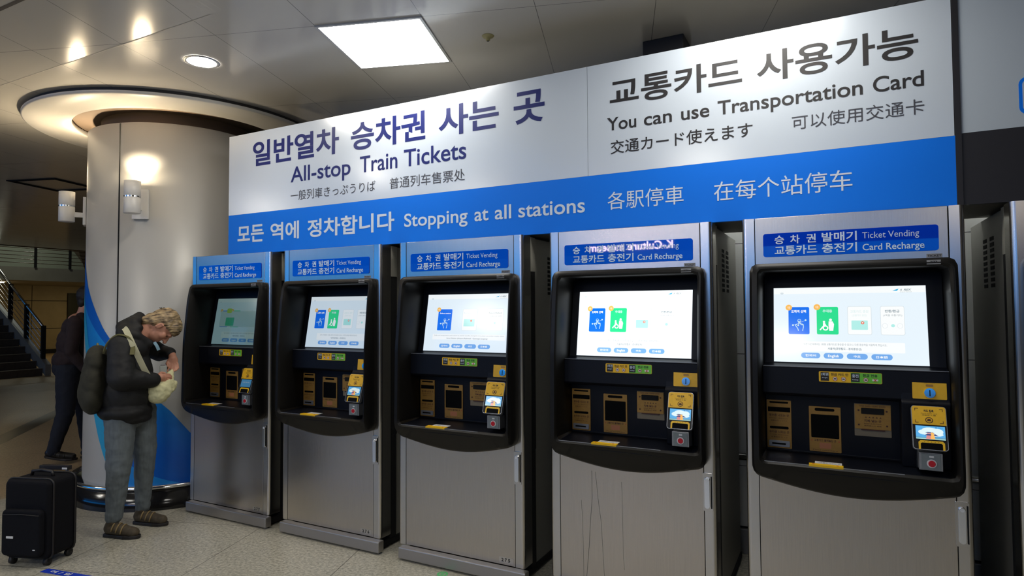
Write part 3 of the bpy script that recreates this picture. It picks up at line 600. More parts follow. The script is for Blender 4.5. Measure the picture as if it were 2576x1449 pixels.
        sp('다른 시간대에서는 1회용 교통카드로 환승할 수 없으니, 다른 환승역을 이용하여 주십시오.', .21, .75, .775, .745, tx); sp('서울역(공항철도 - 경의중앙선)', .37, .59, .835, .800, tx, 'ink', .02)
        bts = [(.190, .320), (.342, .472), (.494, .628), (.650, .782)]
    else:
        rc(.145, .310, .265, .640, .010, blu, .0006)
        for cdd in ((.435, .605), (.715, .895)): rc(*cdd, .260, .640, .012, lin_, .0005); rc(cdd[0] + .003, cdd[1] - .003, .265, .635, .010, wh, .0008)
        sp('Select station', .165, .295, .350, .325, wh, 'cap', .02); sp('Recharge card', .450, .590, .345, .320, lin_, 'cap'); sp('Card recharge', .475, .570, .395, .375, lin_, 'cap'); sp('Return/Refund', .735, .875, .345, .320, tx, 'cap', .01); sp('(Single use card)', .735, .875, .395, .375, tx, 'cap')
        icon_hand(q, S, .23, .51, .060, pale, pale, .0012); rc(.455, .580, .44, .565, .004, tea, .0012); tri_out(q, [(.540 + .011 * math.cos(a), .468 + .019 * math.sin(a)) for a in [2 * PI * j / 12 for j in range(12)]], rd, .0016, S)
        tri_out(q, [(.805 + .012 * math.cos(a), .505 + .021 * math.sin(a)) for a in [2 * PI * j / 12 for j in range(12)]], tea, .0012, S)
        bad = [(.150, .272)]
        rc(.10, .93, .705, .80, .006, wh, .0004)
        sp('Single use transportation cards cannot be used for transfers during this time, please use another transfer station', .12, .92, .735, .718, tx, 'cap'); sp('Seoul Station (Airport Railroad - Gyeongui Jungang)', .27, .74, .785, .765, tx, 'cap', .01)
        bts = [(.190, .315), (.335, .465), (.487, .620), (.640, .775)]
    for u_, v_ in bad: tri_out(q, [(u_ + .023 * math.cos(a), v_ + .040 * math.sin(a)) for a in [2 * PI * j / 18 for j in range(18)]], ora, .0018, S); sp('이용', u_ - .010, u_ + .010, v_ + .018, v_ - .016, wh, 'ink', 0, .0022)
    for (u0, u1), s_ in zip(bts, ('한국어', 'English', '中文', '日本語')): rc(u0, u1, .872, .945, .0205, btn, .0006); c_ = (u0 + u1) / 2; w_ = .036 if s_ != '中文' else .022; sp(s_, c_ - w_, c_ + w_, .925, .893, wh, 'cap' if s_ == 'English' else 'ink', .02)
    q.build('display', t, fix=False)
    # ---- pictogram strip
    q = MB(); yy = lambda z: 0.0125 + (z - 1.115) / 0.115 * 0.0035
    XZs = lambda x, z, d: (x, yy(z) - 0.002 - d, z)
    q.prism(rrect(0.312, 1.173, 0.555, 1.219, 0.005), XZs, -0.001, 0.0, M['ylw']); q.flat([XZs(x, z, .0004) for x, z in ((.437, 1.1745), (.553, 1.1745), (.5535, 1.2175), (.437, 1.2175))], M['grn'])
    for a0 in (0.319, 0.438): q.flat([XZs(x, z, .0008) for x, z in ((a0, 1.178), (a0 + .033, 1.178), (a0 + .033, 1.215), (a0, 1.215))], M['ink'])
    for s_, x0, x1, z0, z1, mm in (('1회권', .321, .350, 1.200, 1.213, M['signbt']), ('Single', .324, .347, 1.188, 1.194, M['signbt']), ('현금 카드 만', .360, .428, 1.201, 1.213, M['inkb']), ('충전', .442, .467, 1.196, 1.211, M['signbt']), ('Recharge', .443, .466, 1.184, 1.190, M['signbt']), ('현금 전용', .483, .538, 1.201, 1.213, M['ink'])): put(q, s_, x0, x1, z0, z1, XZs, mm, 'ink', .02, 2, 0, .0012)
    for cx in (.376, .409, .494): q.flat([XZs(x, z, .0010) for x, z in circ(cx, 1.188, .0095, 14)], M['redk']); q.flat([XZs(x, z, .0014) for x, z in circ(cx, 1.188, .0078, 14)], M['white']); q.flat([XZs(x, z, .0018) for x, z in rrect(cx - .005, 1.1855, cx + .005, 1.1905, .001)], M['inkb'])
    q.flat([XZs(x, z, .0010) for x, z in rrect(.518, 1.1845, .541, 1.1925, .003)], M['white']); q.flat([XZs(x, z, .0014) for x, z in ((.522, 1.180), (.525, 1.180), (.537, 1.196), (.534, 1.196))], M['redk']); q.flat([XZs(x, z, .0015) for x, z in ((.534, 1.180), (.537, 1.180), (.525, 1.196), (.522, 1.196))], M['redk'])
    q.build('payment_sticker', fa)
    # ---- coin plate
    yc = lambda z: 0.022 - (1.232 - z) / 0.12 * 0.012
    XZc = lambda x, z, d: (x, yc(z) - d, z)
    q = MB(); q.prism(rrect(0.663, 1.120, 0.783, 1.2155, 0.004), XZc, -0.001, 0.003, M['gold'])
    put(q, '동전 넣는 곳', .693, .753, 1.200, 1.210, XZc, M['ink'], 'ink', .03, 2, 0, .0035); put(q, 'Coin inserting slot', .692, .754, 1.193, 1.197, XZc, M['ink'], 'ink', 0, 2, 0, .0035); put(q, '投入口', .705, .742, 1.185, 1.190, XZc, M['ink'], 'ink', 0, 2, 0, .0035)
    q.prism(rrect(.711, 1.171, .737, 1.181, .004), XZc, .003, .004, M['goldd']); cp = q.build('coin_plate', cc)
    q = MB(); q.prism(circ(.724, 1.146, .020, 24), XZc, .003, .009, M['chrome']); q.prism(rrect(.7222, 1.133, .7258, 1.159, .001), XZc, .009, .0096, M['hole']); q.build('coin_slot', cp, bevel=.001)
    # ---- card reader: a tilted slab
    A = Vector((0.651, -0.043, 1.098)); Rv = Vector((0.120, 0, 0)); Dv = Vector((0, -0.054, -0.168)); Nv = Vector((0, -0.168, 0.054)).normalized()
    Cc = lambda u, v, d: tuple(A + Rv * u + Dv * v + Nv * d)
    def ru(u0, v0, u1, v1, r):   # rounded outline in reader units (u .12 m, v .176 m)
        ru_, rv_ = r / 0.120, r / 0.176; pts = []
        for cu, cv, a in ((u1 - ru_, v1 - rv_, 0), (u0 + ru_, v1 - rv_, PI / 2), (u0 + ru_, v0 + rv_, PI), (u1 - ru_, v0 + rv_, 3 * PI / 2)): pts += [(cu + ru_ * math.cos(a + PI / 2 * j / 4), cv + rv_ * math.sin(a + PI / 2 * j / 4)) for j in range(5)]
        return pts
    q = MB(); q.prism(ru(0, 0, 1, 1, .012), Cc, -.022, 0, M['silver']); q.prism(ru(.02, .015, .98, .985, .010), Cc, 0, .0008, M['bezel']); rdz = q.build('card_reader', t, bevel=.0015)
    q = MB(); q.box((0.668, -0.02, 0.84), (0.755, 0.02, 1.08), M['inner']); q.build('reader_arm', t)
    q = MB(); q.prism(ru(.02, .01, .98, .43, .011), Cc, .0008, .0020, M['gold']); q.flat([Cc(u, v, .0021) for u, v in ((.02, .36), (.98, .36), (.98, .43), (.02, .43))], M['gold'])
    put(q, '카드 접촉', .36, .64, .145, .085, Cc, M['ink'], 'ink', .03, 2, 0, .0026); put(q, 'Please touch card', .28, .72, .185, .165, Cc, M['ink'], 'ink', 0, 2, 0, .0026); put(q, '请触碰卡 触', .30, .70, .225, .200, Cc, M['ink'], 'ink', 0, 2, 0, .0026)
    for cu, cv, a, b_ in ((.10, .06, 1, 1), (.90, .06, -1, 1), (.10, .39, 1, -1), (.90, .39, -1, -1)):
        for p in (((cu, cv), (cu + .10 * a, cv + .010 * b_)), ((cu, cv), (cu + .015 * a, cv + .06 * b_))): (ua, va), (ub, vb) = p; q.flat([Cc(u, v, .0026) for u, v in ((ua, va), (ub, va), (ub, vb), (ua, vb))], M['inkb'])
    for rr_ in (.11, .085): q.flat([Cc(.5 + rr_ * math.cos(a), .325 + rr_ * .62 * math.sin(a), .0026 + (.11 - rr_) * .01) for a in [2 * PI * j / 18 for j in range(18)]], M['inkb'] if rr_ > .1 else M['gold'])
    q.flat([Cc(u, v, .0032) for u, v in ((.46, .30), (.54, .30), (.56, .35), (.44, .35))], M['inkb']); q.build('touch_plate', rdz, fix=False)
    s2 = [0.25, .6, .75, .75, .75, .75][i]
    def g2(nm, c): return glow('reader_%s_%s' % (nm, 'dim' if i == 0 else 'cool' if i == 1 else 'full'), c, s2)
    q = MB(); q.flat([Cc(u, v, .0014) for u, v in ((.10, .46), (.93, .46), (.93, .76), (.10, .76))], g2('sky', (0.10, 0.42, 0.80)))
    if i == 0: put(q, '카드를 접촉하세요', .2, .8, .60, .55, Cc, g2('white', (.7, .85, .9)), 'ink', 0, 2, 0, .0018)
    else:
        for cu, cv, ra, rb in ((.50, .55, .22, .06), (.72, .58, .16, .07), (.35, .60, .18, .06), (.60, .64, .28, .05)): q.flat([Cc(cu + ra * math.cos(a), cv + rb * math.sin(a), .0016 + cu * .0001) for a in [2 * PI * j / 16 for j in range(16)]], g2('cloud', (.75, .92, .95)))
        q.flat([Cc(u, v, .0020) for u, v in ((.10, .70), (.30, .72), (.55, .68), (.75, .71), (.93, .70), (.93, .76), (.10, .76))], g2('hill', (.12, .35, .55))); q.flat([Cc(u, v, .0022) for u, v in ((.10, .735), (.93, .735), (.93, .76), (.10, .76))], g2('grass', (.35, .60, .55)))
        q.flat([Cc(u, v, .0024) for u, v in ((.36, .615), (.43, .595), (.58, .600), (.64, .620))], g2('roof', (.05, .06, .20))); q.flat([Cc(u, v, .0024) for u, v in ((.34, .67), (.42, .64), (.66, .64), (.74, .68))], g2('roof', (.05, .06, .20))); q.flat([Cc(u, v, .0023) for u, v in ((.42, .62), (.58, .62), (.64, .75), (.38, .75))], g2('hall', (.70, .25, .25))); q.flat([Cc(u, v, .0027) for u, v in ((.53, .60), (.60, .61), (.64, .75), (.52, .75))], g2('orange', (.95, .50, .12)))
        q.flat([Cc(u, v, .0024) for u, v in ((.64, .485), (.70, .475), (.69, .495))], g2('ink', (.05, .1, .3))); put(q, 'AREX', .72, .88, .495, .480, Cc, g2('ink', (.05, .1, .3)), 'ink', .02, 2, .2, .0024)
    q.build('reader_display', rdz, fix=False)
    q = MB()
    q.prism([(.16, .99), (.16, .83), (.22, .79), (.84, .79), (.90, .83), (.90, .99), (.84, .99), (.84, .86), (.80, .84), (.26, .84), (.22, .86), (.22, .99)][::-1], Cc, .0010, .0022, M['ylw'])
    q.prism(ru(.23, .85, .83, .985, .004), Cc, .0008, .0014, M['hole'])
    for k in range(5): q.flat([Cc(.33 + k * .10 + a, .815 + b_, .0026) for a, b_ in ((-.012, .008), (.012, .008), (0, -.010))], M['inkb'])
    q.build('card_slot', rdz)
    q = MB(); q.box((0.672, -0.078, 0.845), (0.752, -0.02, 0.915), M['silver']); q.box((0.679, -0.081, 0.848), (0.745, -0.078, 0.912), mat('clear_grey', (0.20, 0.23, 0.24), 0.15)); bh = q.build('button_box', t, bevel=.003)
    q = MB(); q.prism(circ(.714, .874, .017, 24), XZ, -.086, -.081, M['white']); q.prism(circ(.714, .874, .0125, 24), XZ, -.090, -.086, M['red']); q.prism(rrect(.706, .897, .722, .905, .002), XZ, -.083, -.081, M['white']); q.build('red_button', bh, bevel=.001)
    # ---- plates at the back of the recess
    YB = 0.114
    def plate(nm, x0, z0, x1, z1, m, th=.004): q = MB(); q.prism(rrect(x0, z0, x1, z1, .003), XZ, YB - th, YB + .001, m); return q
    def T(q, s, x0, x1, z0, z1, m, bold=.02, y=YB - .0046): put(q, s, x0, x1, z0, z1, XZ, m, 'ink', bold, 2, 0, y)
    q = plate('', .084, .843, .190, 1.067, M['goldd'])
    for z0, z1, r in ((1.052, 1.060, .0035), (1.012, 1.034, .001), (.932, .944, .0055)): q.prism(rrect(.096 if z1 - z0 < .02 else .089, z0, .178 if z1 - z0 < .02 else .186, z1, r), XZ, YB - .0048, YB - .004, M['hole'])
    T(q, '영수증 나오는 곳', .094, .180, .990, 1.002, M['inkb']); T(q, 'Receipt dispenser', .096, .178, .979, .984, M['inkb'], 0); T(q, '收据出口 レシート', .102, .172, .967, .974, M['inkb'], 0)
    T(q, '승차권 나오는 곳', .094, .180, .912, .924, M['inkb']); T(q, 'Ticket dispenser', .096, .178, .902, .907, M['inkb'], 0); T(q, '车票出口 きっぷ', .102, .172, .890, .897, M['inkb'], 0)
    rp = q.build('receipt_plate', fa)
    q = MB(); q.prism(rrect(.092, .850, .182, .878, .004), XZ, YB - .010, YB - .003, M['silver']); q.prism(rrect(.105, .860, .165, .868, .002), XZ, YB - .0106, YB - .010, M['hole']); q.build('receipt_slot', rp, bevel=.001)
    q = plate('', .265, .843, .395, 1.048, M['goldd']); q.prism(rrect(.289, 1.028, .370, 1.041, .006), XZ, YB - .0048, YB - .004, M['hole']); q.prism(rrect(.273, .906, .387, 1.012, .004), XZ, YB - .0056, YB - .004, M['hole'])
    T(q, '교통카드 올려놓는 곳', .285, .375, .889, .900, M['inkb']); T(q, 'Place card here', .280, .380, .848, .853, M['inkb'], 0); q.prism(rrect(.306, .858, .354, .884, .003), XZ, YB - .0048, YB - .004, M['copper'])
    for x_ in (.272, .383): q.prism([(x_, .891), (x_ + .006, .891), (x_ + .003, .897)], XZ, YB - .0048, YB - .004, M['redk'])
    q.build('card_tray_plate', fa)
    q = MB(); q.prism(rrect(.449, .929, .591, 1.073, .003), XZ, YB - .004, YB + .001, mat('dull_plate', lin((130, 118, 96)), .5)); q.prism(rrect(.451, .962, .589, 1.071, .003), XZ, YB - .012, YB - .004, M['goldd'])
    T(q, '지폐 넣는 곳', .487, .553, .993, 1.005, M['inkb'], .02, YB - .0126); T(q, 'Insert bills here', .487, .553, .984, .989, M['inkb'], 0, YB - .0126); T(q, '纸币插入口 紙幣', .487, .553, .974, .980, M['inkb'], 0, YB - .0126); T(q, '1000 5000 10000 50000', .470, .570, 1.060, 1.067, M['inkb'], 0, YB - .0126)
    for k in range(5): q.prism([(.490 + k * .014, 1.012), (.498 + k * .014, 1.012), (.494 + k * .014, 1.018)], XZ, YB - .0126, YB - .012, M['inkb'])
    for a0, b0 in ((.466, 1.044), (.574, 1.044), (.466, .980), (.574, .980)): q.prism(circ(a0, b0, .004, 10), XZ, YB - .014, YB - .012, M['inkb'])
    bp = q.build('bill_plate', fa)
    q = MB(); q.prism(rrect(.476, 1.029, .564, 1.055, .003), XZ, YB - .018, YB - .011, M['gap']); q.build('bill_slot', bp, bevel=.001); q = MB(); q.prism(rrect(.475, .957, .566, .962, .001), XZ, YB - .016, YB - .004, M['inkb']); q.build('lower_lip', bp)
    # stickers on the tray lip
    q = MB(); q.box((0.268, -0.0945, 0.8225), (0.400, -0.062, 0.8262), M['ylw'] if i else M['ylw']); q.box((0.268, -0.0965, 0.8135), (0.400, -0.0935, 0.8262), M['ylw']); q.box((0.290, -0.062, 0.8235), (0.395, -0.02, 0.8262), M['white'])
    for x_ in (.285, .378): q.prism(circ(x_, -.078, .005, 8), lambda u, v, d: (u, v, d), .8262, .8266, M['redk'])
    put(q, '거스름돈 나오는 곳', .300, .388, -.052, -.036, lambda u, v, d: (u, v, d), M['ink'], 'ink', 0, 2, 0, .8266); q.build('tray_sticker', fa)
for i in range(6): machine(i)

# ------------------------------------------------------------------ the big sign
SY = 0.10
def SX(x, z, d): return (x, SY - d, z)
sg = thing('station_sign', 'long white and blue lettered sign over the ticket machines, reading All-stop Train Tickets', 'sign', (0, 0, 0))
def node_signw(nm, col, rough):
    m = mat(nm, col, rough, 0.0, spec=0.9); return m
for nm, x0, x1 in (('white_panel', -3.715, -0.803), ('white_panel', -0.801, 0.848)):
    q = MB(); q.box((x0, SY, 2.230), (x1, SY + 0.03, 2.836), M['signw']); q.build(nm, sg)
q = MB(); q.box((-3.715, SY, 1.930), (0.856, SY + 0.03, 2.2295), M['signb']); q.build('blue_panel', sg)
q = MB(); q.box((-3.71, 0.64, 2.3), (0.866, 0.997, 2.45), M['ink']); q.box((-3.71, SY + 0.03, 1.935), (0.866, 0.64, 2.832), mat('sign_box', lin((90, 86, 78)), 0.6)); q.build('sign_box', sg)  # lid at the back added to keep the strip lamps off the ceiling
q = MB(); q.box((0.850, SY - 0.006, 1.930), (0.872, SY + 0.03, 2.85), M['black']); q.build('dark_post', sg)
def words(nm, lst, m, z0, z1, mode='ink', bold=0.0, res=5):
    for s, x0, x1 in lst:
        q = MB(); put(q, s, x0, x1, z0, z1, SX, m, mode, bold, res, 0, 0.0012); q.build(nm, sg, fix=False)
words('heading_word', [('일반열차', -3.452, -2.604), ('승차권', -2.497, -1.886), ('사는', -1.785, -1.358), ('곳', -1.258, -1.060)], M['navy'], 2.576, 2.764, 'ink', .022)
words('lettered_word', [('All-stop', -3.059, -2.500), ('Train', -2.418, -2.105), ('Tickets', -2.053, -1.584)], M['navy'], 2.422, 2.528, 'cap', .010)
words('japanese_line', [('一般列車きっぷうりば', -3.058, -2.286)], M['greyt'], 2.287, 2.358)
words('chinese_line', [('普通列车售票处', -2.168, -1.594)], M['greyt'], 2.287, 2.360)
words('lettered_word', [('모든', -3.612, -3.330), ('역에', -3.260, -2.974), ('정차합니다', -2.893, -2.129)], M['signbt'], 2.014, 2.142, 'ink', .022)
words('lettered_word', [('Stopping', -2.050, -1.575), ('at', -1.527, -1.430), ('all', -1.387, -1.278), ('stations', -1.231, -0.822)], M['signbt'], 2.034, 2.114, 'cap', .012)
words('heading_word', [('교통카드', -0.673, 0.002), ('사용가능', 0.070, 0.728)], M['ink'], 2.592, 2.738, 'ink', .018)
words('lettered_word', [('You', -0.690, -0.529), ('can', -0.488, -0.342), ('use', -0.295, -0.155), ('Transportation', -0.115, 0.514), ('Card', 0.554, 0.745)], M['ink'], 2.464, 2.531, 'cap', .012)
words('japanese_subline', [('交通カード使えます', -0.672, 0.046)], M['ink'], 2.333, 2.407, 'ink', .008)
words('chinese_subline', [('可以使用交通卡', 0.220, 0.744)], M['greyt'], 2.340, 2.408)
words('blue_japanese_line', [('各駅停車', -0.692, -0.289)], M['signbt'], 2.034, 2.130)
words('blue_chinese_line', [('在每个站停车', -0.140, 0.464)], M['signbt'], 2.034, 2.130)
bt = glow('added_fill_tube', (0.92, 0.97, 1.0), FILL_W)  # unseen strip lamps, added to brighten the gaps between the machines
def fill_lamp(x_, parent):
    q = MB(); q.box((x_ - .55, .81, 2.27), (x_ + .55, .87, 2.3), M['frame']); h_ = q.build('added_fill_lamp', parent)
    q = MB(); q.tube([(x_ - .52, .84, 2.255), (x_ + .52, .84, 2.255)], .016, bt); q.build('tube', h_)
for x_ in (-2.6, -1.2, 0.2): fill_lamp(x_, sg)
s2_ = thing('neighbouring_sign', 'plain white sign with black lower band beside the blue sign', 'sign', (0, 0, 0))
sgw = mat('sign_white_plain', (0.42, 0.47, 0.52), 0.5)
q = MB(); q.box((0.873, SY, 2.236), (4.2, SY + 0.03, 2.85), sgw); q.build('white_panel', s2_)
q = MB(); q.box((0.873, SY, 1.932), (4.2, SY + 0.03, 2.2355), M['black']); q.build('black_panel', s2_)
q = MB(); q.box((0.873, 0.64, 2.3), (4.2, 0.997, 2.45), M['ink']); q.box((0.873, SY + 0.03, 1.935), (4.2, 0.64, 2.84), mat('sign_box', (0, 0, 0))); q.build('sign_box', s2_)  # with the same added light-stopping lid
q = MB(); q.prism(rrect(1.068, 2.285, 1.225, 2.440, 0.03), SX, 0, .001, M['signb']); q.prism(rrect(1.080, 2.297, 1.213, 2.428, 0.02), SX, .001, .0016, sgw); q.build('blue_pictogram', s2_)

fill_lamp(1.6, s2_)
# ------------------------------------------------------------------ lit billboard on the other side of the hall (seen only mirrored in the steel)
bl = thing('billboard', 'lit blue and white billboard across the hall, mirrored in the machine tops', 'billboard', (-3.0, -9.0, 0))
q = MB(); q.box((-15.2, -0.2, 2.02), (5.2, 0, 2.62), M['black']); q.box((-15.2, -0.2, 2.62), (7.05, 0, 3.045), M['black']); q.build('box', bl)
q = MB(); q.flat([(-15.1, 0.004, 2.06), (5.1, 0.004, 2.06), (5.1, 0.004, 2.62), (-15.1, 0.004, 2.62)], glow('billboard_blue', (0.01, 0.28, 0.85), BILL_W)); q.flat([(-15.1, 0.004, 2.62), (1.9, 0.004, 2.62), (1.9, 0.004, 3.0), (-15.1, 0.004, 3.0)], glow('billboard_navy', (0.0, 0.22, 0.72), BILL_W)); q.flat([(-0.6, 0.006, 2.87), (7.0, 0.006, 2.87), (7.0, 0.006, 3.04), (-0.6, 0.006, 3.04)], glow('billboard_warm', (0.9, 0.72, 0.66), BILL_W * 0.55)); q.build('lit_face', bl)
q = MB(); put(q, 'K-Culture museum', 0.62, -1.10, 2.68, 2.83, lambda u, v, d: (u, 0.008, v), glow('billboard_text', (1.0, 0.80, 0.85), 9 * BILL_W), 'cap', .02, 4); q.build('lettering', bl, fix=False)

# small things on the floor
ds = MB(); ds.obox((-3.36, -1.035, 0.0008), (Vector((0.985, 0.17, 0)), Vector((-0.17, 0.985, 0)), (0, 0, 1)), (0.38, 0.024, 0.0006), mat('floor_blue', lin((30, 60, 190)), 0.35))
dp = Vector((0.985, 0.17, 0)); dq = Vector((-0.17, 0.985, 0))
put(ds, '여 / 일', 0, 0.16, -0.015, 0.015, lambda u, v, d: tuple(Vector((-3.68, -1.09, 0.0018)) + dp * u + dq * v), M['white'], 'ink', .02, 3)
tag(ds.build('floor_sticker'), 'blue strip sticker with white letters on the floor by the suitcase', 'sticker')
dg_ = MB(); gr_ = mat('green_ring', lin((90, 200, 120)), 0.4)
dg_.lathe([(0.020, 0.0004), (0.026, 0.0012), (0.032, 0.0004)], (-1.63, -0.096, 0), gr_, 24); dg_.lathe([(0.0, 0.0008), (0.012, 0.0008)], (-1.63, -0.096, 0), gr_, 16)
tag(dg_.build('green_floor_marker'), 'tiny green ring marker on the floor in front of the machine marked 275', 'marker')

# ------------------------------------------------------------------ soft bodies: spheres and tapered limbs fused into one skin
ICO = {}
for _s in (2, 3):
    _b = bmesh.new(); bmesh.ops.create_icosphere(_b, subdivisions=_s, radius=1.0); _b.verts.index_update()
    ICO[_s] = ([tuple(v.co) for v in _b.verts], [tuple(v.index for v in f.verts) for f in _b.faces]); _b.free()
def fuse(name, parts, m, voxel=0.008, smooth=6, parent=None, fn=None, disp=None, decim=None):
    """parts: ('c', p0, r0, p1, r1) tapered limb, ('e', centre, (rx, ry, rz), axes or None) ellipsoid; fn maps to world"""
    VS = []; FS = []
    fn = fn or (lambda p: Vector(p))
    def ball(c, rad, ax=None, sub=3):
        iv, if_ = ICO[sub]; k0 = len(VS); c = Vector(c)
        for x, y, z in iv:
            l = Vector((x * rad[0], y * rad[1], z * rad[2]))
            if ax: l = ax[0] * l.x + ax[1] * l.y + ax[2] * l.z
            VS.append(tuple(fn(c + l)))
        FS.extend([(a + k0, b + k0, d + k0) for a, b, d in if_])
    for p in parts:
        if p[0] == 'e': ball(p[1], p[2], [Vector(a) for a in p[3]] if len(p) > 3 and p[3] else None)
        else:
            _, a, ra, b, rb = p; a = Vector(a); b = Vector(b)
            n = max(2, int((b - a).length / (min(ra, rb) * 0.35)) + 1)
            sub = 2 if min(ra, rb) < 0.02 else 3
            for i in range(n + 1):
                t = i / n; r = ra + (rb - ra) * t; ball(a.lerp(b, t), (r, r, r), None, sub if n < 30 else 2)
    me = bpy.data.meshes.new(name); me.from_pydata(VS, [], FS); me.update()
    o = bpy.data.objects.new(name, me); TMP.collection.objects.link(o)
    rm_ = o.modifiers.new('r', 'REMESH'); rm_.mode = 'VOXEL'; rm_.voxel_size = voxel; rm_.use_smooth_shade = True
    sm = o.modifiers.new('s', 'SMOOTH'); sm.iterations = smooth; sm.factor = 0.5
    if disp:
        tex = bpy.data.textures.new(name, 'CLOUDS'); tex.noise_scale = disp[1]; dm_ = o.modifiers.new('d', 'DISPLACE'); dm_.texture = tex; dm_.strength = disp[0]; dm_.mid_level = 0.5; dm_.texture_coords = 'LOCAL'
    m2 = bpy.data.meshes.new_from_object(evaluated(o))
    bpy.data.objects.remove(o, do_unlink=True); bpy.data.meshes.remove(me); m2.name = name
    m2.materials.clear(); m2.materials.append(m)
    for p in m2.polygons: p.use_smooth = True; p.material_index = 0
    o = bpy.data.objects.new(name, m2); COL.objects.link(o); o.parent = parent
    return o
def frame_at(P):
    P = Vector(P); n = (CAMP - P); n.z = 0; n.normalize(); l = Vector((-n.y, n.x, 0))
    return P, l, n
def strap(mb, pts, sides, w, t, m, fn, fv, sub=6):   # smooth ribbon through the points
    P = [fn(Vector(p)) for p in pts]; S_ = [fv(Vector(p)) for p in sides]; o = []; os_ = []
    for i in range(len(P) - 1):
        p0 = P[max(i - 1, 0)]; p1 = P[i]; p2 = P[i + 1]; p3 = P[min(i + 2, len(P) - 1)]
        for k in range(sub):
            u = k / sub; o.append(0.5 * ((2 * p1) + (p2 - p0) * u + (2 * p0 - 5 * p1 + 4 * p2 - p3) * u * u + (3 * p1 - p0 - 3 * p2 + p3) * u ** 3)); os_.append(S_[i].lerp(S_[i + 1], u))
    o.append(P[-1]); os_.append(S_[-1]); mb.ribbon(o, os_, w, t, m)

skin = mat('skin', lin((196, 140, 116)), 0.5, noise=0.05, nscale=30)
coat_ = mat('black_coat', (0.004, 0.004, 0.0045), 0.7, noise=0.2, nscale=14)
# ---- person searching a pouch in front of the pillar
BP, BL, BN = frame_at((-3.95, -0.42, 0))
def B(p): return BP + BL * p[0] + BN * p[1] + Vector((0, 0, p[2]))
def BV(v): return BL * v[0] + BN * v[1] + Vector((0, 0, v[2]))
hc = Vector((0.120, 0.0, 1.388)); hu = Vector((0.93, 0.04, 0.36)).normalized(); hf = Vector((0.36, 0.12, -0.93)); hf = (hf - hu * hf.dot(hu)).normalized(); hr = hf.cross(hu).normalized()
if hr.y < 0: hr = -hr   # hr points to the near (right) side
def hd(f, r, u): return hc + hf * f + hr * r + hu * u
AX = (hf, hr, hu)
body = [('e', hd(-0.012, 0, 0.028), (0.096, 0.076, 0.098), AX), ('e', hd(0.028, 0, -0.035), (0.062, 0.060, 0.078), AX), ('e', hd(0.048, 0, -0.088), (0.032, 0.034, 0.026), AX),
        ('c', hd(-0.03, 0, -0.06), 0.052, (-0.01, 0.0, 1.32), 0.058), ('c', hd(0.083, 0, 0.022), 0.011, hd(0.108, 0, -0.012), 0.014), ('e', hd(0.090, 0.014, -0.014), (0.010, 0.010, 0.009), AX), ('e', hd(0.090, -0.014, -0.014), (0.010, 0.010, 0.009), AX),
        ('c', hd(0.078, 0.04, 0.034), 0.012, hd(0.082, 0.012, 0.036), 0.012), ('c', hd(0.078, -0.04, 0.034), 0.012, hd(0.082, -0.012, 0.036), 0.012),
        ('c', hd(0.080, 0.018, -0.048), 0.009, hd(0.084, -0.018, -0.048), 0.009), ('c', hd(0.076, 0.016, -0.060), 0.009, hd(0.078, -0.016, -0.060), 0.009),
        ('e', hd(0.056, 0.046, -0.005), (0.026, 0.020, 0.028), AX), ('e', hd(0.056, -0.046, -0.005), (0.026, 0.020, 0.028), AX),
        ('e', hd(-0.006, 0.079, 0.002), (0.017, 0.008, 0.031), AX), ('e', hd(-0.006, -0.079, 0.002), (0.017, 0.008, 0.031), AX),
        ('c', hd(-0.014, 0.086, 0.02), 0.005, hd(0.006, 0.088, 0.024), 0.005), ('c', hd(-0.016, 0.087, 0.018), 0.005, hd(-0.012, 0.085, -0.022), 0.005),
        # torso and legs under the clothes
        ('c', (-0.05, 0, 1.28), 0.075, (-0.085, 0, 0.9), 0.095), ('c', (-0.10, 0.09, 0.82), 0.07, (-0.12, 0.12, 0.44), 0.055), ('c', (-0.12, 0.12, 0.44), 0.05, (-0.14, 0.10, 0.12), 0.036), ('c', (0.01, -0.08, 0.82), 0.07, (0.035, -0.06, 0.46), 0.055), ('c', (0.035, -0.06, 0.46), 0.05, (0.03, -0.09, 0.12), 0.036),
        ('c', (-0.08, 0.12, 1.25), 0.05, (-0.10, 0.20, 1.05), 0.04), ('c', (-0.10, 0.20, 1.05), 0.038, (0.085, 0.125, 1.035), 0.027), ('c', (0.03, -0.12, 1.25), 0.05, (0.13, -0.20, 1.19), 0.04), ('c', (0.13, -0.20, 1.19), 0.036, (0.198, -0.085, 1.185), 0.026)]
# near hand, reaching down into the pouch: palm, four fingers, thumb from the side
body += [('c', (0.085, 0.125, 1.035), 0.026, (0.120, 0.105, 1.042), 0.030), ('e', (0.128, 0.100, 1.040), (0.036, 0.016, 0.030), None)]
for (a, b, c) in (((0.150, 0.094, 1.060), (0.176, 0.080, 1.058), (0.190, 0.066, 1.040)), ((0.154, 0.096, 1.046), (0.180, 0.082, 1.040), (0.192, 0.066, 1.022)), ((0.150, 0.098, 1.030), (0.174, 0.086, 1.020), (0.184, 0.072, 1.002)), ((0.142, 0.100, 1.018), (0.162, 0.090, 1.004), (0.170, 0.078, 0.990))):
    body += [('c', (0.130, 0.100, a[2] - (a[2] - 1.04) * 0.3), 0.011, a, 0.0100), ('c', a, 0.0092, b, 0.0086), ('c', b, 0.0084, c, 0.0074)]
body += [('c', (0.108, 0.092, 1.058), 0.012, (0.128, 0.070, 1.072), 0.0105), ('c', (0.128, 0.070, 1.072), 0.010, (0.152, 0.056, 1.066), 0.0085)]
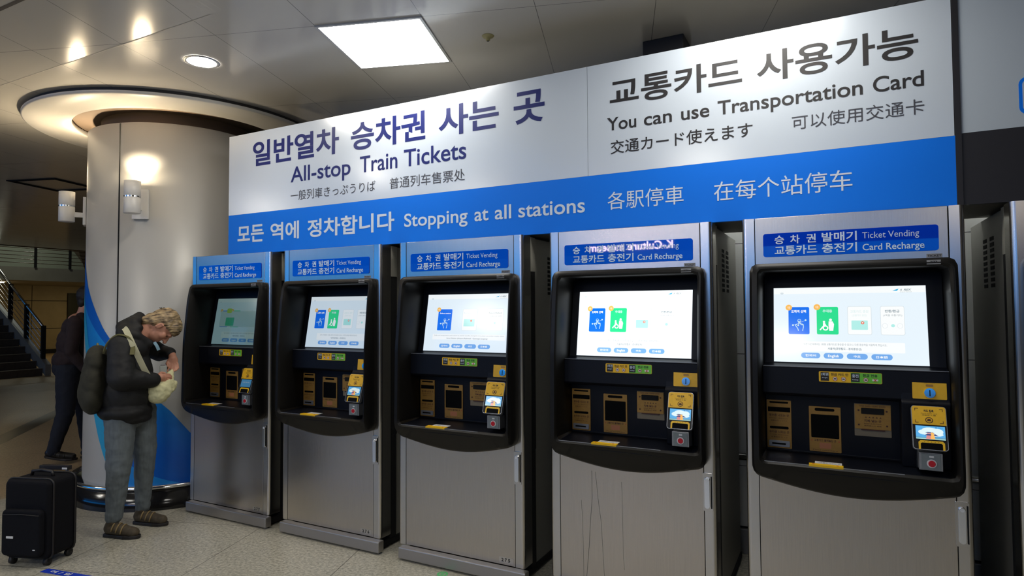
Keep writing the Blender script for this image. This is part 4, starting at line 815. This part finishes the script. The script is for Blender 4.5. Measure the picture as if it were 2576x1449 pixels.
# far hand hanging from a raised wrist and pinching the pouch rim
body += [('c', (0.198, -0.085, 1.185), 0.026, (0.204, -0.058, 1.158), 0.028), ('e', (0.204, -0.050, 1.145), (0.034, 0.018, 0.036), None)]
for (a, b, c) in (((0.232, -0.044, 1.118), (0.236, -0.032, 1.090), (0.222, -0.016, 1.076)), ((0.215, -0.040, 1.112), (0.216, -0.026, 1.082), (0.203, -0.010, 1.066)), ((0.198, -0.038, 1.110), (0.194, -0.024, 1.080), (0.186, -0.008, 1.062)), ((0.182, -0.040, 1.116), (0.172, -0.030, 1.090), (0.168, -0.016, 1.072))):
    body += [('c', ((a[0] + 0.204) / 2, -0.046, 1.140), 0.011, a, 0.0098), ('c', a, 0.0092, b, 0.0086), ('c', b, 0.0084, c, 0.0074)]
body += [('c', (0.180, -0.060, 1.150), 0.012, (0.166, -0.040, 1.128), 0.0108), ('c', (0.166, -0.040, 1.128), 0.0102, (0.170, -0.012, 1.106), 0.0088)]
pr_ = fuse('person', body, skin, 0.0042, 3, None, B)
tag(pr_, 'person in black coat and grey trousers bending over a cream pouch before the pillar', 'person')
jk = [('e', (-0.065, 0.0, 1.24), (0.125, 0.185, 0.115), None), ('e', (-0.078, 0.0, 1.08), (0.160, 0.195, 0.19), None), ('e', (-0.082, 0.0, 0.93), (0.168, 0.205, 0.17), None), ('e', (-0.085, 0.02, 0.82), (0.168, 0.205, 0.075), None), ('e', (-0.05, 0.06, 0.775), (0.125, 0.13, 0.05), None),
      ('c', (-0.115, 0.155, 1.27), 0.078, (-0.105, 0.225, 1.06), 0.080), ('c', (-0.105, 0.225, 1.055), 0.078, (0.074, 0.140, 1.032), 0.053), ('c', (0.03, -0.14, 1.26), 0.075, (0.125, -0.205, 1.195), 0.062), ('c', (0.125, -0.205, 1.195), 0.06, (0.188, -0.105, 1.195), 0.043),
      ('c', (-0.07, 0.10, 1.345), 0.045, (-0.075, -0.09, 1.355), 0.05), ('c', (-0.03, 0.105, 1.335), 0.040, (0.045, 0.07, 1.280), 0.032), ('c', (-0.02, -0.09, 1.36), 0.045, (0.05, -0.07, 1.29), 0.035), ('c', (-0.045, 0.05, 1.42), 0.038, (-0.010, -0.04, 1.460), 0.040), ('c', (-0.095, 0.03, 1.39), 0.055, (-0.03, -0.03, 1.435), 0.05), ('c', (-0.10, 0.08, 1.36), 0.05, (-0.02, 0.07, 1.385), 0.036)]
jo = fuse('black_coat', jk, coat_, 0.009, 5, pr_, B, disp=(0.013, 0.07))
for pts in ((( .05, .165, 1.02), (.066, .150, 1.02)),): pass
tr = [('e', (-0.05, 0.01, 0.80), (0.130, 0.165, 0.10), None), ('c', (-0.108, 0.085, 0.80), 0.100, (-0.115, 0.115, 0.46), 0.076), ('c', (-0.115, 0.115, 0.46), 0.075, (-0.135, 0.098, 0.145), 0.052), ('c', (0.008, -0.075, 0.80), 0.098, (0.038, -0.055, 0.47), 0.072), ('c', (0.038, -0.055, 0.47), 0.070, (0.028, -0.085, 0.135), 0.048), ('c', (-0.137, 0.098, 0.15), 0.055, (-0.138, 0.098, 0.125), 0.052), ('c', (0.028, -0.085, 0.14), 0.05, (0.028, -0.085, 0.12), 0.049)]
fuse('grey_trousers', tr, mat('grey_trousers', lin((98, 106, 110)), 0.85, noise=0.12, nscale=25, stretch=(3, 3, 0.5)), 0.008, 4, pr_, B, disp=(0.016, 0.06))
def shoe(heel, f, nm_, parent, fn, fv, L_=0.26, lift=0.0, ms=None, ml=None):
    f = Vector(f).normalized(); r = Vector((-f[1], f[0], 0)); hv = Vector(heel)
    def q_(a, b, c): return hv + f * a + r * b + Vector((0, 0, c + lift * max(0, 1 - a / 0.16)))
    up = [('c', q_(.035, 0, .055), .034, q_(.06, 0, .10), .036), ('c', q_(.04, 0, .05), .036, q_(.13, 0, .048), .040), ('c', q_(.13, 0, .048), .038, q_(L_ - .045, 0, .036), .034)]
    o = fuse(nm_, up, ms, 0.006, 3, parent, fn)
    k = MB(); out = [(-.002, 0), (.01, .028), (.06, .034), (.12, .036), (.17, .045), (.215, .040), (.25, .022), (.262, 0), (.25, -.022), (.215, -.040), (.17, -.043), (.12, -.034), (.06, -.032), (.01, -.026)]
    k.prism([(a * L_ / .26, b) for a, b in out], lambda u, v, d: tuple(fn(q_(u, v, d))), 0.0, 0.022, M['ink']); s_ = k.build('sole', o, bevel=0.004)
    k = MB()
    for t0 in (.085, .12, .155):
        pts = [q_(t0 + .012 * math.cos(a) - .01 * (1 - math.sin(a)), .043 * math.cos(a), .046 + .050 * math.sin(a) - (t0 - .085) * .16) for a in [PI * j / 8 for j in range(9)]]
        k.tube([fn(p) for p in pts], 0.0045, ml, n=6)
    k.tube([fn(q_(.05, -.038, .06)), fn(q_(.10, -.043, .045)), fn(q_(.16, -.045, .05)), fn(q_(.215, -.036, .04))], 0.005, ml, n=6)
    k.build('laces', o); return o
sb = mat('brown_shoe', lin((74, 64, 48)), 0.7, noise=0.3, nscale=40); sl = mat('shoe_tan', lin((138, 118, 78)), 0.7)
shoe((-0.190, 0.065, 0), (0.75, 0.66, 0), 'shoe', pr_, B, BV, .27, 0, sb, sl); shoe((-0.022, -0.118, 0), (0.75, 0.66, 0), 'shoe', pr_, B, BV, .27, 0, sb, sl)
# hair: short, combed, with a dark clip
def node_hair():
    m = bpy.data.materials.new('fair_hair'); m.use_nodes = True; nt = m.node_tree; N = nt.nodes; L = nt.links; b = N['Principled BSDF']
    tc = N.new('ShaderNodeTexCoord'); mp = N.new('ShaderNodeMapping'); mp.inputs['Scale'].default_value = (14, 14, 60); mp.inputs['Rotation'].default_value = (0.5, 0.6, 0.2); n = N.new('ShaderNodeTexNoise'); n.inputs['Scale'].default_value = 1.6; n.inputs['Detail'].default_value = 4
    L.new(tc.outputs['Object'], mp.inputs[0]); L.new(mp.outputs[0], n.inputs[0]); r = N.new('ShaderNodeValToRGB'); e = r.color_ramp.elements; e[0].position = 0.35; e[1].position = 0.68; e[0].color = lin((74, 58, 40)) + (1,); e[1].color = lin((190, 164, 122)) + (1,)
    L.new(n.outputs['Fac'], r.inputs[0]); L.new(r.outputs[0], b.inputs['Base Color']); b.inputs['Roughness'].default_value = 0.5
    bp = N.new('ShaderNodeBump'); bp.inputs['Strength'].default_value = 0.6; bp.inputs['Distance'].default_value = 0.01; L.new(n.outputs['Fac'], bp.inputs['Height']); L.new(bp.outputs[0], b.inputs['Normal']); return m
hm = node_hair()
hr_ = [('e', hd(-0.030, 0, 0.042), (0.098, 0.086, 0.100), AX), ('e', hd(-0.072, 0, -0.030), (0.048, 0.070, 0.075), AX), ('c', hd(0.072, 0.045, 0.060), 0.016, hd(0.080, -0.040, 0.062), 0.016), ('e', hd(0.018, 0, 0.098), (0.064, 0.066, 0.040), AX), ('c', hd(-0.03, 0.076, 0.045), 0.018, hd(0.015, 0.070, 0.055), 0.015), ('c', hd(-0.045, 0.068, -0.015), 0.022, hd(-0.075, 0.04, -0.055), 0.022), ('c', hd(-0.045, -0.068, -0.015), 0.022, hd(-0.075, -0.04, -0.055), 0.022), ('c', hd(0.062, 0.050, 0.080), 0.020, hd(0.070, -0.045, 0.080), 0.020), ('e', hd(0.035, 0, 0.078), (0.060, 0.076, 0.045), AX), ('c', hd(0.020, 0.078, 0.055), 0.014, hd(0.055, 0.066, 0.050), 0.011)]
ho = fuse('hair', hr_, hm, 0.006, 3, pr_, B, disp=(0.014, 0.03))
k = MB(); hb_ = B(hd(-0.118, 0.01, 0.055))
for a in range(7):
    t = 2 * PI * a / 7; k.tube([hb_, hb_ + Vector((0, 0, 0.012)) + BL * 0.018 * math.cos(t) + BN * 0.018 * math.sin(t)], [0.005, 0.002], M['ink'], n=6)
k.build('hair_clip', ho)
k = MB()
for s_ in (1, -1):
    c_ = hd(0.077, 0.031 * s_, 0.016); k.tube([B(c_ + hr * -0.012), B(c_ + hf * 0.004), B(c_ + hr * 0.012)], [0.002, 0.0035, 0.002], M['ink'], n=6)
k.build('eyelashes', pr_)
k = MB(); strap(k, [(.082, .075, 1.288), (.098, .085, 1.262), (.110, .085, 1.232)], [(1, 0, .4)] * 3, .020, .004, mat('pale_blue_cord', lin((130, 165, 185)), .6), B, BV); k.build('blue_neck_cord', pr_)
# ---- backpack
bkm_ = mat('olive_canvas', lin((44, 43, 32)), 0.85, noise=0.2, nscale=30)
bk = fuse('backpack', [('e', (-0.262, 0.02, 1.02), (0.085, 0.150, 0.19), None), ('e', (-0.250, 0.02, 1.16), (0.075, 0.135, 0.12), None), ('e', (-0.270, 0.03, 0.93), (0.080, 0.145, 0.12), None), ('e', (-0.315, 0.03, 0.96), (0.045, 0.105, 0.10), None)], bkm_, 0.010, 5, None, B, disp=(0.012, 0.07))
tag(bk, 'dark olive backpack worn on the back of the person in the black coat', 'backpack')
k = MB(); om = mat('olive_strap', lin((108, 104, 66)), 0.85)
strap(k, [(-.215, .10, 1.22), (-.188, .145, 1.295), (-.135, .165, 1.347), (-.072, .188, 1.325), (-.050, .208, 1.270), (-.055, .228, 1.215)], [(.2, 1, 0), (.1, 1, 0), (.1, 1, .1), (.6, .8, 0), (1, .3, 0), (1, .2, 0)], .042, .010, om, B, BV); k.build('shoulder_strap', bk)
k = MB(); k.tube([B((-.255, -.02, 1.26)), B((-.25, .02, 1.285)), B((-.245, .06, 1.26))], .007, om, n=8); k.build('grab_loop', bk)
# ---- pouch bag
cm = mat('cream_canvas', lin((214, 210, 166)), 0.85, noise=0.08, nscale=20)
bg_ = fuse('pouch_bag', [('e', (0.118, 0.085, 0.950), (0.080, 0.060, 0.075), None), ('e', (0.110, 0.085, 0.920), (0.070, 0.058, 0.060), None), ('c', (0.150, 0.060, 0.980), 0.060, (0.185, 0.010, 1.055), 0.022), ('c', (0.185, 0.010, 1.055), 0.020, (0.196, -0.006, 1.080), 0.009), ('c', (0.175, 0.055, 0.965), 0.045, (0.205, 0.020, 0.985), 0.025), ('c', (0.085, 0.100, 0.975), 0.045, (0.060, 0.120, 1.005), 0.018), ('c', (0.10, 0.13, 0.985), 0.014, (0.17, 0.09, 1.005), 0.012), ('c', (0.10, 0.136, 0.960), 0.012, (0.175, 0.10, 0.975), 0.010)], cm, 0.006, 3, None, B, disp=(0.014, 0.028))
tag(bg_, 'cream cloth pouch held open by the person in the black coat', 'bag')
k = MB(); strap(k, [(.072, .135, .985), (.058, .175, 1.04), (.030, .195, 1.10), (.000, .205, 1.17), (-.030, .215, 1.245), (-.060, .200, 1.32), (-.09, .14, 1.385), (-.11, .05, 1.39)], [(1, .2, .3)] * 6 + [(.8, .3, .5), (.6, .2, .5)], .036, .006, mat('cream_strap', lin((196, 192, 160)), .85), B, BV); k.build('shoulder_strap', bg_)
k = MB(); k.obox(B((.140, .050, 1.092)), (BL, BN, (0, 0, 1)), (.022, .010, .028), mat('pale_packet', lin((168, 176, 172)), .4)); k.obox(B((.140, .050, 1.124)), (BL, BN, (0, 0, 1)), (.016, .009, .004), M['silver'])
tag(k.build('wallet', bevel=.003), 'small pale grey wallet sticking out of the cream pouch', 'wallet')
# ---- walking person behind the pillar edge
QP, QL, QN = frame_at((-6.48, 0.45, 0))
def Q(p): return QP + QL * p[0] + QN * p[1] + Vector((0, 0, p[2]))
def QV(v): return QL * v[0] + QN * v[1] + Vector((0, 0, v[2]))
sk2 = [('e', (0.135, 0, 1.645), (0.098, 0.076, 0.112), None), ('e', (0.160, 0, 1.600), (0.066, 0.058, 0.068), None), ('c', (0.225, 0, 1.635), 0.012, (0.238, 0, 1.615), 0.014), ('e', (0.125, 0.078, 1.63), (0.018, 0.008, 0.030), None), ('e', (0.125, -0.078, 1.63), (0.018, 0.008, 0.030), None), ('c', (0.205, .02, 1.575), .009, (.208, -.02, 1.575), .009), ('c', (0.10, 0, 1.58), 0.052, (0.07, 0, 1.45), 0.058),
       ('c', (0.03, 0, 1.4), 0.09, (-0.03, 0, 1.0), 0.11), ('c', (-.03, .09, .95), .08, (-.05, .09, .52), .06), ('c', (-.05, .09, .52), .055, (-.15, .09, .13), .04), ('c', (-.03, -.09, .95), .08, (.10, -.09, .52), .06), ('c', (.10, -.09, .52), .055, (.13, -.09, .10), .04),
       ('c', (0.02, .17, 1.40), .05, (-.02, .22, 1.12), .042), ('c', (-.02, .22, 1.12), .04, (.10, .20, .92), .028), ('e', (.120, .20, .880), (.022, .016, .045), None)]
for j_, (dx, dz) in enumerate(((.018, -.085), (.006, -.09), (-.006, -.085), (-.016, -.07))): sk2 += [('c', (.122 + dx * .6, .20, .865), .010, (.120 + dx, .196 - j_ * .004, .865 + dz * .6), .009), ('c', (.120 + dx, .196 - j_ * .004, .865 + dz * .6), .0088, (.112 + dx, .190, .865 + dz), .0078)]
sk2 += [('c', (.135, .19, .89), .011, (.148, .178, .85), .009)]
p2 = fuse('person', sk2, skin, 0.006, 3, None, Q)
tag(p2, 'person in dark jumper and navy trousers walking, half hidden by the pillar', 'person')
fuse('dark_jumper', [('e', (0.03, 0, 1.34), (0.135, 0.205, 0.125), None), ('e', (0.0, 0, 1.18), (0.145, 0.19, 0.19), None), ('e', (-0.03, 0, 1.02), (0.150, 0.185, 0.12), None), ('c', (0.02, .175, 1.40), .072, (-.02, .225, 1.12), .058), ('c', (-.02, .225, 1.12), .055, (.09, .205, .94), .042), ('c', (0.04, -.175, 1.40), .072, (.12, -.225, 1.15), .058), ('c', (.06, .05, 1.45), .05, (.07, -.05, 1.45), .05)], mat('maroon_black_knit', lin((40, 26, 28)), .85, noise=.2, nscale=20), 0.011, 5, p2, Q, disp=(.015, .06))
fuse('navy_trousers', [('e', (-.03, 0, .94), (.148, .175, .12), None), ('c', (-.04, .09, .92), .105, (-.055, .09, .50), .080), ('c', (-.055, .09, .50), .078, (-.150, .09, .13), .055), ('c', (-.02, -.09, .92), .105, (.10, -.09, .52), .08), ('c', (.10, -.09, .52), .078, (.135, -.09, .11), .055)], mat('navy_trousers', lin((16, 22, 36)), .85), 0.010, 4, p2, Q, disp=(.014, .06))
fuse('hair', [('e', (0.112, 0, 1.672), (0.100, 0.084, 0.105), None), ('e', (0.070, 0, 1.600), (0.045, 0.066, 0.065), None)], mat('dark_hair', lin((26, 20, 18)), .6), 0.008, 3, p2, Q, disp=(.01, .03))
blk_ = mat('black_leather', (0.008, 0.008, 0.008), .4)
shoe((-.215, .09, 0.03), (1, .1, 0), 'shoe', p2, Q, QV, .27, .05, blk_, M['ink']); shoe((.075, -.09, 0), (1, .1, 0), 'shoe', p2, Q, QV, .27, 0, blk_, M['ink'])
# ---- suitcase
su = thing('suitcase', 'black soft suitcase standing on the floor at the lower left corner', 'suitcase', (-4.035, -1.175, 0), math.radians(20))
cl = mat('black_nylon', (0.0035, 0.0037, 0.006), 0.8, noise=0.2, nscale=60, spec=0.2); SWd, SDp = 0.30, 0.215
q = MB(); q.prism(rrect(0, 0.045, SWd, 0.505, 0.035), lambda u, v, d: (u, d, v), 0, SDp, cl); q.build('shell', su, bevel=0.022, seg=3)
q = MB(); q.prism(rrect(0.02, 0.07, SWd - 0.02, 0.34, 0.03), lambda u, v, d: (u, d, v), -0.035, 0.005, cl); fp = q.build('front_pocket', su, bevel=0.014, seg=3)
q = MB(); q.tube([(0.03, -0.034, 0.31), (SWd / 2, -0.040, 0.318), (SWd - 0.03, -0.034, 0.31)], 0.003, M['ink'], n=6); q.build('zip', fp)
q = MB()
for y_ in (0.03, SDp - 0.03): q.tube([(u, y_, v) for u, v in rrect(-0.004, 0.041, SWd + 0.004, 0.509, 0.038)] + [(SWd + 0.004 - 0.038, y_, 0.041)], 0.006, M['ink'], n=6)
q.build('piping', su)
q = MB(); q.tube([(0.075, SDp / 2, 0.50), (0.085, SDp / 2, 0.532), (0.15, SDp / 2, 0.540), (0.215, SDp / 2, 0.532), (0.225, SDp / 2, 0.50)], 0.010, M['ink'], n=8); q.build('carry_handle', su)
q = MB()
for x_ in (0.07, SWd - 0.07): q.tube([(x_, SDp - 0.015, 0.48), (x_, SDp - 0.015, 0.525)], 0.009, M['silver'], n=8)
q.box((0.05, SDp - 0.03, 0.520), (SWd - 0.05, SDp, 0.545), M['ink']); q.box((SWd - 0.09, SDp - 0.033, 0.524), (SWd - 0.055, SDp - 0.03, 0.536), M['white']); q.build('pull_handle', su, bevel=0.004)
for x_ in (0.035, SWd - 0.035):
    for y_ in (0.035, SDp - 0.03):
        q = MB(); q.tube([(x_ - 0.011, y_, 0.0225), (x_ + 0.011, y_, 0.0225)], 0.0225, M['ink'], n=18); q.box((x_ - 0.016, y_ - 0.012, 0.026), (x_ + 0.016, y_ + 0.012, 0.05), M['gap']); q.build('wheel', su)
q = MB(); q.box((0.06, -0.0375, 0.175), (0.105, -0.035, 0.187), M['white']); q.build('label', fp); q = MB(); q.box((0.235, -0.0375, 0.110), (0.250, -0.035, 0.116), M['white']); q.build('zip_pull', fp)

bpy.data.scenes.remove(TMP)
bpy.context.view_layer.update()
